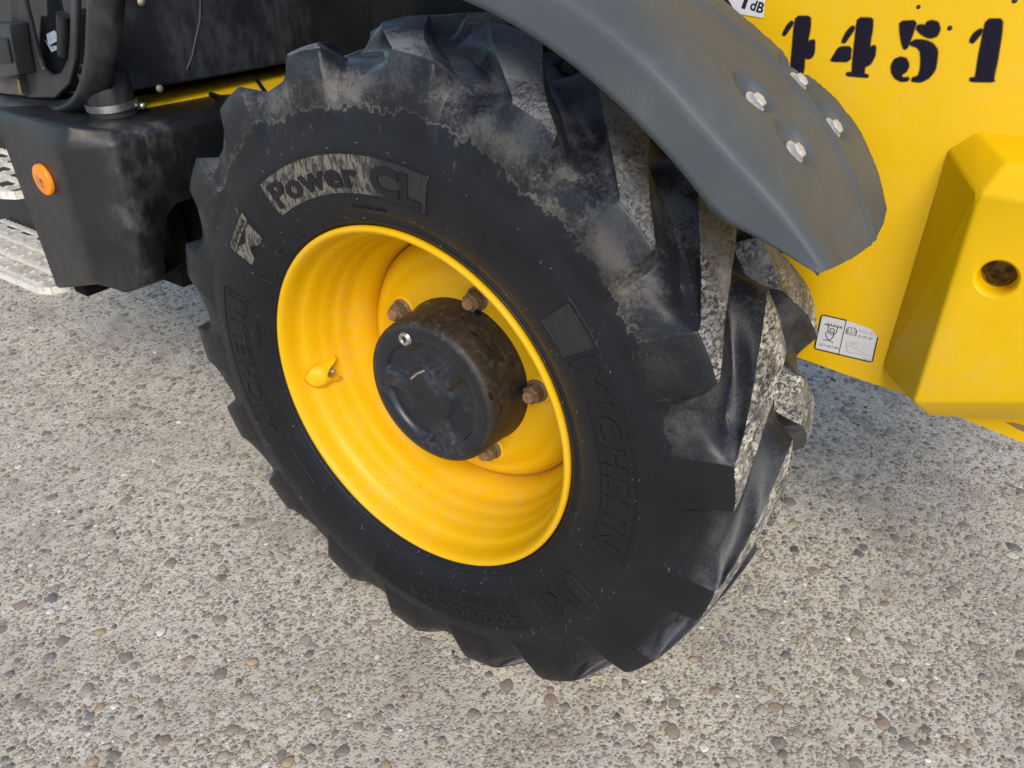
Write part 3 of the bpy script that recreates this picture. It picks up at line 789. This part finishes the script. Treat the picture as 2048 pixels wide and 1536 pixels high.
qa = [(0.4485, 1.2414), (0.4689, 1.2428), (0.4712, 1.2281), (0.4709, 1.2149), (0.4711, 1.2078), (0.4764, 1.2113), (0.481, 1.2121), (0.4834, 1.1959), (0.4813, 1.1885), (0.4757, 1.1861), (0.4703, 1.1891), (0.4728, 1.1722), (0.4717, 1.1623), (0.4445, 1.1619), (0.4538, 1.1656), (0.4505, 1.2043), (0.4485, 1.2243)]
qb = [(0.4425, 1.2349), (0.446, 1.2329), (0.4363, 1.2149), (0.4325, 1.2159), (0.4375, 1.229)]
five = [[(0.5914, 1.2444), (0.612, 1.2469), (0.6106, 1.2279), (0.6085, 1.2131), (0.6053, 1.2103), (0.6004, 1.2183), (0.5953, 1.2309)],
        [(0.6147, 1.241), (0.6206, 1.2422), (0.625, 1.2409), (0.6257, 1.2462), (0.6313, 1.2482), (0.6388, 1.2467), (0.6434, 1.239), (0.6423, 1.2308), (0.6356, 1.2274), (0.628, 1.2288), (0.6209, 1.2324), (0.6153, 1.2365)],
        [(0.6112, 1.2192), (0.617, 1.223), (0.6273, 1.2234), (0.6389, 1.2202), (0.6468, 1.2131), (0.6494, 1.2), (0.6505, 1.1874), (0.6453, 1.1767), (0.6363, 1.1706), (0.6249, 1.1704), (0.6248, 1.1741), (0.6316, 1.177), (0.6326, 1.1857), (0.6305, 1.1982), (0.6264, 1.2105), (0.62, 1.2151), (0.6123, 1.2166)],
        [(0.5939, 1.1879), (0.5956, 1.1954), (0.6026, 1.1995), (0.6108, 1.1981), (0.6159, 1.1905), (0.6147, 1.1824), (0.6111, 1.1792), (0.6083, 1.1757), (0.6122, 1.1728), (0.6193, 1.174), (0.6201, 1.1706), (0.611, 1.1687), (0.6022, 1.1722), (0.5958, 1.1798)]]
one = [[(0.6958, 1.2538), (0.7136, 1.2559), (0.7177, 1.2362), (0.7217, 1.2047), (0.7231, 1.1843), (0.7256, 1.1801), (0.6972, 1.1781), (0.6962, 1.1816), (0.703, 1.1823), (0.6998, 1.2046), (0.6973, 1.2326)],
       [(0.6919, 1.2425), (0.6951, 1.2404), (0.6877, 1.2251), (0.6832, 1.2271), (0.6853, 1.2361)]]
for P in ([qa, qb], [four_a, four_b, four_c], five, one):
    V = []; F = []; E = []
    for q in P: blob(V, F, E, q, .4188)
    o = mesh('stencil_digit', V, F, M_sten, plate, False)
    at_ = o.data.attributes.new('edge', 'FLOAT', 'POINT'); at_.data.foreach_set('value', E)
for (x, z), r_ in zip([(0.6101, 1.2639), (0.6551, 1.2408), (0.7211, 1.2779)], (.0024, .0028, .0030)):
    o = revolve('drilled_hole', [(r_ * 1.15, -.0004), (r_, -.0006), (.0001, -.0006)], M_hole, plate, 16); o.location = (x, .42, z)
# rusty slot near the lower edge
V = []; F = []; sp = [(0.8807, 0.6859), (0.8895, 0.6845), (0.8989, 0.6806), (0.9118, 0.6791), (0.926, 0.6839), (0.9245, 0.6889), (0.9073, 0.6897), (0.8935, 0.6899)]
mesh('rusty_slot', [(x, .4190, z) for x, z in sp], [tuple(range(len(sp)))], M_rust2, plate, False)
# noise sticker behind the fender
q = [(0.323, 1.2973), (0.3964, 1.3001), (0.4002, 1.2363), (0.3225, 1.2425)]
stk = mesh('noise_sticker', [(x, .4186, z) for x, z in q], [(0, 1, 2, 3)], M_white, plate, False)
def flat_text(s, size, p, dirv, y, m, parent, off=0., name='print'):
    """flat print on a plane facing -y: p = lower left, dirv = reading direction in x,z"""
    V, F = text_mesh(s, size, off); l_ = math.hypot(*dirv); dx, dz = dirv[0]/l_, dirv[1]/l_
    return mesh(name, [(p[0] + v[0]*dx - v[1]*dz, y, p[1] + v[0]*dz + v[1]*dx) for v in V], F, m, parent, False)
q = [(0.3762, 1.2472), (0.3971, 1.2423), (0.36, 1.2503), (0.3777, 1.2473)]
V, F = text_mesh('dB', .020, .0006)
flat_text('dB', .020, q[0], (q[1][0]-q[0][0], q[1][1]-q[0][1]), .4182, M_ink, plate, .0005)
flat_text('1', .030, (q[2][0], q[2][1]), (q[1][0]-q[0][0], q[1][1]-q[0][1]), .4182, M_ink, plate, .0016)

# tie-down sticker
def LB(P): return P
def rounded(P, rad, n=5, skip=()):
    out = []
    for i, p in enumerate(P):
        a, b = Vector(P[i-1]), Vector(P[(i+1) % len(P)]); p = Vector(p)
        if i in skip: out.append(tuple(p)); continue
        u, v = (a - p).normalized() * rad, (b - p).normalized() * rad
        for k in range(n + 1): t = k / n; out.append(tuple(p + u * (1-t)**2 + v * t**2))
    return out
OUT = [(0.5752, 0.7885), (0.6156, 0.7896), (0.6559, 0.7855), (0.6692, 0.7743), (0.671, 0.7264), (0.5759, 0.7229)]
V = [(x, .4188, z) for x, z in rounded(OUT, .0045, 5, (1, 2, 3))]
decal = mesh('tie_down_sticker', V, [tuple(range(len(V)))], M_white, plate, False)
V = []; F = []
bd = rounded([(0.6694, 0.7738), (0.6711, 0.7267), (0.576, 0.7232), (0.5755, 0.7886), (0.6163, 0.7895)], .0045, 5, (0, 4))
ribbon(V, F, bd, .0020, .4184)
def st(P, w=.0011): ribbon(V, F, P, w, .4183)
st([(0.6158, 0.7893), (0.6167, 0.7254)], .0012)
st([(0.5832, 0.773), (0.6125, 0.7736)], .0013)
for s_ in [[(0.587, 0.7731), (0.5901, 0.777)], [(0.5925, 0.7733), (0.5952, 0.7774)], [(0.5977, 0.7733), (0.6004, 0.7773)], [(0.6032, 0.7734), (0.6059, 0.7772)], [(0.6086, 0.7736), (0.6114, 0.7776)]]: st(s_, .0013)
st(cmr([(0.5904, 0.7726), (0.591, 0.7635), (0.5952, 0.7587), (0.6011, 0.7581), (0.6047, 0.7631), (0.605, 0.7721)], 5), .0013)
st(cmr([(0.5947, 0.7627), (0.5947, 0.7672), (0.5983, 0.7686), (0.6012, 0.7658), (0.6003, 0.7621), (0.5969, 0.7615), (0.5947, 0.7627)], 5), .0013)
st(cmr([(0.6002, 0.7625), (0.6018, 0.7584), (0.6006, 0.7513), (0.5958, 0.746), (0.5866, 0.7439)], 6), .0013)
st(cmr([(0.5914, 0.7613), (0.5888, 0.7575), (0.5907, 0.7513), (0.5958, 0.746), (0.6041, 0.7436)], 6), .0013)
st([(0.6222, 0.7684), (0.6231, 0.779), (0.6272, 0.7791), (0.6276, 0.7685)], .0008)
st([(0.6272, 0.7791), (0.6317, 0.7801), (0.6328, 0.7693), (0.6221, 0.7687)], .0008)
st([(0.6319, 0.7794), (0.636, 0.7762), (0.6366, 0.7664), (0.6199, 0.7658), (0.6194, 0.7757), (0.6231, 0.779)], .0008)
st([(0.621, 0.7665), (0.621, 0.7754)], .0007); st([(0.6354, 0.7672), (0.6347, 0.7766)], .0007)
mesh('print', V, F, M_ink, decal, False)
V = []; F = []
st([(0.6247, 0.7444), (0.625, 0.752), (0.6319, 0.7527), (0.6322, 0.7452), (0.6247, 0.7444)], .0007)
st([(0.6346, 0.746), (0.6344, 0.7557)], .0006); st([(0.638, 0.7478), (0.6376, 0.7556), (0.6423, 0.7559), (0.6425, 0.7477)], .0006)
st([(0.6348, 0.7449), (0.6564, 0.7393)], .0006); st([(0.6255, 0.7439), (0.6313, 0.7332), (0.6631, 0.7374)], .0006); st([(0.6229, 0.7343), (0.6315, 0.7336)], .0006)
st([(0.6517, 0.7461), (0.6526, 0.7562), (0.6614, 0.7559)], .0004)
mesh('faded_print', V, F, M_fade, decal, False)
for s_, (a, b), h_, m in (('LC > 62.7 kN', [(0.5826, 0.7323), (0.6143, 0.7335)], .0058, M_ink), ('\u03b1 = 21\u00b0- 26', [(0.6397, 0.7755), (0.6607, 0.7756)], .0054, M_fade), ('\u03b2 = 37\u00b0- 43\u00b0', [(0.6402, 0.7657), (0.6622, 0.7665)], .0054, M_ink), ('0/4502', [(0.6557, 0.7281), (0.6651, 0.7284)], .0026, M_fade)):
    tv, tf = text_mesh(s_, h_, .00004); x1 = max(v[0] for v in tv); L = math.hypot(b[0]-a[0], b[1]-a[1]); dx, dz = (b[0]-a[0])/L, (b[1]-a[1])/L
    mesh('print', [(a[0] + v[0]*L/x1*dx - v[1]*dz, .4183, a[1] + v[0]*L/x1*dz + v[1]*dx) for v in tv], tf, m, decal, False)

# ================================================================== counterweight block
YF = .32
pe = [(0.687, 0.7212), (0.6929, 1.0852), (0.7233, 1.1146)]
fe = [(0.7551, 0.7311), (0.7549, 1.0578), (0.8084, 1.0546), (0.7802, 0.7138), (0.8975, 0.754)]
tc = [(0.7723, 1.097)][0]
zt = fe[1][1]
XR = 1.30
pts = [(pe[0][0], .421, pe[0][1]), (pe[1][0], .421, pe[1][1]), (pe[2][0], .421, pe[2][1]),
       (fe[0][0], YF, fe[0][1]), (fe[1][0], YF, zt), (XR, YF, zt),
       (tc[0], .352, tc[1]), (XR, .352, tc[1]), (XR, .421, pe[2][1]),
       (.780, .345, fe[3][1] - .012), (XR, .345, fe[3][1] + .20), (XR, YF, fe[0][1] + .20), (.790, .421, fe[3][1] - .05), (XR, .421, fe[3][1] + .12)]
cw = hull('counterweight', pts, M_yel, loader, .0045, 4)
(hx0, hz0), = [(0.8065, 0.9506)]
cut = revolve('cut', [(.0001, -.05), (.0292, -.05), (.0292, .09), (.0001, .09)], None, None, 40, smooth=False); cut.location = (hx0, YF, hz0)
bo = cw.modifiers.new('b', 'BOOLEAN'); bo.object = cut; bo.operation = 'DIFFERENCE'; bo.solver = 'EXACT'
dg = bpy.context.evaluated_depsgraph_get(); me = bpy.data.meshes.new_from_object(cw.evaluated_get(dg)); cw.modifiers.clear(); cw.data = me
me.polygons.foreach_set('use_smooth', [True] * len(me.polygons)); me.set_sharp_from_angle(angle=R(35))
bpy.data.objects.remove(cut)
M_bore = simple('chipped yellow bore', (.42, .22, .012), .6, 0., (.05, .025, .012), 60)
o = revolve('hook_bore', [(.0300, .0004), (.0292, .0000), (.0275, .0007), (.0255, .0026), (.0240, .0058), (.0230, .0100), (.0225, .0170), (.0225, .0600), (.0001, .0600)], M_yel, cw, 40); o.location = (hx0, YF, hz0)
o = revolve('bore_lining', [(.0218, .030), (.0216, .034), (.0216, .058), (.0001, .058)], M_bore, cw, 32); o.location = (hx0, YF, hz0)  # darker mottled sleeve in the deep end of the bore

# ================================================================== black tank beside the step
# outline of the horizontal section: side face, corner facet, face towards the wheel
def tank_ring(z, fl, fr, re, back, yb):
    return [(fl, -.05, z), (fr, -.05, z), (re, .018, z), (re, back, z), (fl, back, z)]
TS = [(-1.1151, 0.9517), (-0.8727, 0.9536), (-0.9107, 0.6487), (-1.1099, 0.5734), (-1.095, 0.9868), (-0.8731, 0.9921)]
TR = [(0.0207, 0.9636), (0.3211, 0.9598), (0.01, 0.647), (0.0222, 0.9836), (0.1127, 0.809), (0.0382, 0.6322), (0.1032, 0.7978), (0.2017, 0.7902)]
hull_pts = []
zt1, zt2 = TS[1][1] + .004, TR[0][1] + .004
xl0, xl1 = TS[0][0], TS[3][0]
bm = bmesh.new()
def vv(*p): return bm.verts.new(p)
# side face
A = [vv(xl0, -.05, zt1), vv(TS[1][0], -.05, zt1), vv(TS[2][0], -.046, TS[2][1]), vv(xl1, -.046, TS[3][1])]
# facet and rear face corner
B = [vv(-.782, .018, zt2), vv(-.800, .010, TR[2][1] - .004), vv(-.845, -.022, TS[2][1] - .030)]
# rear face with arch
C_ = [vv(-.782, .56, zt2), vv(-.786, .56, TR[6][1] + .01), vv(-.786, .125, TR[6][1] + .008), vv(-.788, .098, TR[6][1] - .014), vv(-.797, .075, TR[2][1] + .06), vv(-.800, .060, TR[2][1] - .01)]
# top with sloped shoulder
D = [vv(xl0 - .01, -.028, zt1 + .042), vv(TS[5][0] + .02, -.028, zt1 + .044), vv(-.805, .045, zt2 + .016), vv(-.81, .56, zt2 + .006)]
E_ = [vv(xl0, .56, HUB + .29)]
for f in ([A[0], A[1], A[2], A[3]], [A[1], B[0], B[1], B[2], A[2]], [B[0], C_[0], C_[1], C_[2], C_[3], C_[4], C_[5], B[1]], [A[0], D[0], D[1], A[1]], [A[1], D[1], D[2], B[0]], [B[0], D[2], D[3], C_[0]], [D[0], D[2], D[1]], [D[0], E_[0], D[3], D[2]]): bm.faces.new(f)
G_ = [vv(xl1, .40, TS[3][1]), vv(-.95, .40, TS[2][1] - .03), vv(-.86, .075, TR[2][1] - .03)]
bm.faces.new([A[3], A[2], B[2], G_[2], G_[1], G_[0]]); bm.faces.new([B[2], B[1], C_[5], G_[2]])
bmesh.ops.bevel(bm, geom=[e for e in bm.edges if len(e.link_faces) == 2], offset=.012, segments=4, affect='EDGES', profile=.5)
tank = from_bm('fuel_tank', bm, M_tank, loader, True, 35)
sm = tank.modifiers.new('t', 'SOLIDIFY'); sm.thickness = .004; sm.offset = -1
# dark inner wall seen through the arch
box('inner_panel', (-1.3, .16, TS[3][1] - .02), (-.90, .20, zt2 - .03), M_dark, loader)
box('inner_panel', (-.98, .24, HUB - .0), (-.80, .28, zt2 - .03), M_dark, loader)
# reflector
(rx, rz), = [(-0.9806, 0.8731)]
o = revolve('reflector', [(.0001, -.0072), (.0045, -.0072), (.0048, -.0066), (.0290, -.0080), (.0325, -.0074), (.0340, -.0050), (.0345, .0010)], M_orange, tank, 48); o.location = (rx, -.0505, rz)
o = revolve('reflector_rivet', [(.0001, -.0024), (.0030, -.0020), (.0045, 0)], M_rust, tank, 16); o.location = (rx, -.0577, rz)

# ================================================================== cab door corner, rear panel, filler
PO = [(-0.7283, 1.2652), (-0.747, 1.2304), (-0.7968, 1.1469), (-0.8256, 1.1068), (-0.8768, 1.0525), (-0.9519, 1.0003), (-1.0604, 0.969), (-1.1753, 0.9573), (-1.3423, 0.9511), (-1.4993, 0.9436)]
PI = [(-0.8248, 1.2609), (-0.846, 1.2249), (-0.8984, 1.1385), (-0.9286, 1.0969), (-0.9694, 1.0545), (-1.0277, 1.0186), (-1.1011, 1.0002), (-1.1747, 0.9936), (-1.3155, 0.9895), (-1.4695, 0.9825)]
V = []; F = []
PO2, PI2 = cmr(PO, 5), cmr(PI, 5); n = len(PO2); K = 12
for (ax, az), (bx_, bz) in zip(PO2, PI2):
    for k in range(K):
        t = k / (K - 1); h_ = math.sin(math.pi * t) ** .55
        V.append((ax + (bx_ - ax) * t, .10 - .045 * h_, az + (bz - az) * t))
for i in range(n - 1):
    for k in range(K - 1): F.append((i*K+k, i*K+k+1, (i+1)*K+k+1, (i+1)*K+k))
door = mesh('door_frame', V, F, M_black, loader)
sm = door.modifiers.new('t', 'SOLIDIFY'); sm.thickness = .004; sm.offset = -1
# inner door skin with its window opening
sk_o = [(-0.8735, 1.2569), (-0.9666, 1.0996), (-1.0206, 1.0447), (-1.1009, 1.0055), (-1.2238, 0.9911), (-1.277, 0.9941), (-1.1537, 1.2445)]
sk_i = [(-0.9069, 1.2554), (-0.9781, 1.1384), (-1.0068, 1.0979), (-1.0542, 1.0644), (-1.1011, 1.0554), (-1.129, 1.0654), (-1.1318, 1.0885), (-1.1106, 1.2464)]
V = [(x, .082, z) for x, z in sk_o] + [(x, .088, z) for x, z in sk_i]
F = [(0, 7, 8, 1), (1, 8, 9), (1, 9, 10, 2), (2, 10, 11, 3), (3, 11, 12, 4), (4, 12, 5), (5, 12, 13), (5, 13, 14, 6)]
skin = mesh('door_skin', V, F, M_grey, loader, False); sm = skin.modifiers.new('t', 'SOLIDIFY'); sm.thickness = .012; sm.offset = -1
bv = skin.modifiers.new('b', 'BEVEL'); bv.width = .004; bv.segments = 2
wq = [(-0.8814, 1.2711), (-1.0001, 1.0585), (-1.1153, 0.9775), (-1.3434, 0.9373), (-1.6635, 0.926), (-1.4147, 1.2507)]
M_glass = G('tinted door glass').set((.010, .012, .016), .06, spec=.6)
mesh('door_glass', [(x, .13, z) for x, z in wq], [tuple(range(6))], M_glass, loader, False)
# window latch: cylinder with a pale clip
lq = [(-1.0043, 1.1836), (-1.0481, 1.1002)]; lc = [(-1.074, 1.1416), (-1.033, 1.1527), (-1.023, 1.1355), (-1.0786, 1.1168)]; lb = [(-1.0973, 1.1293), (-1.0836, 1.1036), (-1.0496, 1.1127), (-1.0361, 1.122), (-1.0846, 1.1159)]
tube('latch', [(x, .105, z) for x, z in lq], .014, M_black, loader, 14)
M_clip = simple('pale blue latch clip', (.30, .36, .44), .35)
mesh('latch_clip', [(x, .092, z) for x, z in lc], [(0, 1, 2, 3)], M_clip, loader, False)
mesh('latch_clip', [(x, .097, z) for x, z in lb], [tuple(range(5))], M_clip, loader, False)
hq = [(-1.2443, 1.158), (-1.1223, 1.1635), (-1.1424, 1.1144), (-1.1553, 1.0555), (-1.2515, 1.039), (-1.3344, 1.0349)]
prism('door_hinge', hq, .045, .085, M_grey, loader, .004)
hq = [(-1.2538, 1.1279), (-1.1473, 1.1342), (-1.1614, 1.0813), (-1.299, 1.0661)]
prism('hinge_cover', hq, .040, .046, M_black, loader, .003)
hq = [(-1.3802, 1.0293), (-1.2198, 1.0435), (-1.2221, 0.9985), (-1.4118, 0.9861)]
prism('sill_strip', hq, .072, .09, simple('pale grey sill', (.10, .095, .085), .5), loader, .002)
tube('brass_pin', [(x, .066, z) for x, z in [(-1.2084, 1.0387), (-1.2182, 1.0065)]], .0035, simple('brass pin', (.5, .34, .14), .4, .6), loader, 8)
# rear panel of the cab platform (faces the wheel)
RQ = [(0.1601, 1.2683), (0.0851, 1.0291), (0.1864, 1.03), (0.3308, 1.0253), (0.6252, 1.0217), (0.8338, 1.0588), (0.9272, 1.2158)]
V = [(-.90, y, z) for y, z in RQ] + [(-.94, y, z) for y, z in RQ]; n = len(RQ)
F = [tuple(range(n))] + [(i, n + i, n + (i+1) % n, (i+1) % n) for i in range(n)]
rp = mesh('rear_panel', V, F, M_pane, loader, False); bv = rp.modifiers.new('b', 'BEVEL'); bv.width = .006; bv.segments = 3
for y, z in [(0.2247, 1.2026), (0.1094, 1.0246), (0.2206, 1.0251)]:
    o = revolve('screw', [(.0001, -.006), (.007, -.005), (.009, 0)], simple('yellowed screw', (.40, .34, .22), .5, .4), rp, 14); o.location = (-.898, y, z); o.rotation_euler = (0, 0, R(90))
# ridge down the panel
RR_ = [(0.3868, 1.2325), (0.3633, 1.1518), (0.3246, 1.0816), (0.3019, 1.0522)]
tube('panel_seam', [(-.900, y, z) for y, z in RR_], .003, M_pane, rp, 8)
# filler neck and hose clamp
(ny, nz), = [(0.1131, 1.0075)]
nk = revolve('filler_neck', [(.050, -.022), (.050, .07)], M_black, loader, 40); nk.rotation_euler = (R(90), 0, 0); nk.location = (-.93, ny + .004, nz)
hc = revolve('hose_clamp', [(.0525, -.0075), (.0545, -.0075), (.0545, .0075), (.0525, .0075)], M_steel, loader, 48, sharp=30); hc.rotation_euler = (R(90) + .05, 0, 0); hc.location = (-.93, ny + .004, nz)
(cy, cz), = [(0.1636, 0.9998)]
o = revolve('clamp_screw', [(.0001, -.011), (.004, -.011), (.0075, -.008), (.0075, .010), (.0001, .010)], M_steel, hc, 16); o.parent = loader; o.location = (-.89, cy, cz); o.rotation_euler = (0, 0, R(75))
# yellow chassis rail behind the tank
box('chassis_rail', (-1.06, .02, HUB + .25), (-.93, 1.4, HUB + .372), M_yel, loader, .006)
tube('cable', [(-.925, y, z) for y, z in [(0.5065, 1.0053), (0.524, 0.9755), (0.5361, 0.956)]], .005, M_dark, loader, 8)
tube('cable', [(-.90, y, z) for y, z in [(0.3502, 0.9901), (0.3894, 0.9713), (0.4314, 0.9564), (0.5097, 0.9517), (0.5789, 0.9467)]], .006, M_dark, loader, 8)
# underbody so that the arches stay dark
box('dark_backing', (-1.7, .2, HUB + .18), (-1.08, 1.6, HUB + .46), M_dark, loader)  # dark box added behind the rail to hide bright ground beyond
box('underbody_blocker', (.36, .50, .76), (1.30, 1.55, 1.20), M_dark, loader)  # unseen underbody block, added to cut sky light on the ground
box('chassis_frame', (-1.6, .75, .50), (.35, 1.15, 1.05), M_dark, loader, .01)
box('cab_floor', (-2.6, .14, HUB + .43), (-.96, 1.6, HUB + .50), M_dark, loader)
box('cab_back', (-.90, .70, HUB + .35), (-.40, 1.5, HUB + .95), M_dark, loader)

# ================================================================== steps
def step(z, x0, x1, y0, y1, nb, name='step'):
    s_ = empty(name, (x1, y0, z), loader)
    def bar(nm, a, b, w, hgt, teeth=True):
        """upright flat bar from a to b (x,y) with a saw-toothed top"""
        V = []; F = []; L = math.hypot(b[0]-a[0], b[1]-a[1]); n = max(4, int(L / .011)); dx, dy = (b[0]-a[0])/L, (b[1]-a[1])/L; nx, ny_ = -dy*w/2, dx*w/2
        for i in range(n + 1):
            t = i / n; x, y = a[0] + (b[0]-a[0])*t - x1, a[1] + (b[1]-a[1])*t - y0; top = (.003 if i % 2 else 0) if teeth else 0
            V += [(x+nx, y+ny_, -hgt), (x+nx, y+ny_, top), (x-nx, y-ny_, top), (x-nx, y-ny_, -hgt)]
        for i in range(n):
            q = 4*i
            for k in range(4): F.append((q+k, q+(k+1) % 4, q+4+(k+1) % 4, q+4+k))
        F += [(3, 2, 1, 0), (4*n, 4*n+1, 4*n+2, 4*n+3)]
        o = mesh(nm, V, F, M_cream, s_, False); return o
    hgt = .019
    # outer lip with a rounded corner
    lip = [(x0, y0 - .012), ((x0 + x1) / 2, y0 - .012), (x1 - .05, y0 - .006), (x1 - .015, y0 + .012), (x1, y0 + .05), (x1, y1)]
    for i in range(len(lip) - 1): bar('lip', lip[i], lip[i+1], .006, hgt, False)
    for k in range(nb): yy = y0 + .004 + (y1 - y0) * k / (nb - 1); bar('tread_bar', (x0, yy), (x1 - (.03 if k == 0 else .002), yy), .012, .008)
    m_ = int((x1 - x0) / .085)
    for k in range(m_):
        xx = x1 - .06 - k * .085
        for q in range(nb - 1):
            ya, yb = y0 + .006 + (y1 - y0) * q / (nb - 1), y0 + .002 + (y1 - y0) * (q + 1) / (nb - 1); bar('cross_bar', (xx + (.042 if q % 2 else 0), ya), (xx + (.042 if q % 2 else 0), yb), .014, .007, True)
    return s_
step(HUB - .045, -1.75, -1.135, -.055, .130, 4)
step(HUB + .195, -1.80, -1.16, -.050, .120, 4)
box('step_bracket', (-1.128, .0, HUB - .068), (-1.07, .12, HUB - .030), M_dark, loader, .004)
box('step_riser', (-1.9, .15, HUB - .08), (-1.12, .16, HUB + .40), M_pane, loader)

# ================================================================== litter on the ground
for i, (lab, P) in enumerate((('short dry straw lying on pebbles at left', [(-0.3866, -0.2907), (-0.3645, -0.2918)]), ('pale straw chip beside the tyre at bottom right', [(0.3436, 0.1047), (0.364, 0.1277)]), ('tiny yellow straw shred at far left of the concrete', [(-0.7376, -0.4574), (-0.7391, -0.4497)]))):
    o = tube('straw', [(*P[0], .005), ((P[0][0]+P[1][0])/2, (P[0][1]+P[1][1])/2, .007), (*P[1], .004)], .0016, M_straw, None, 6)
    o['label'] = lab; o['category'] = 'straw'; o['group'] = 'straw bits on the concrete'
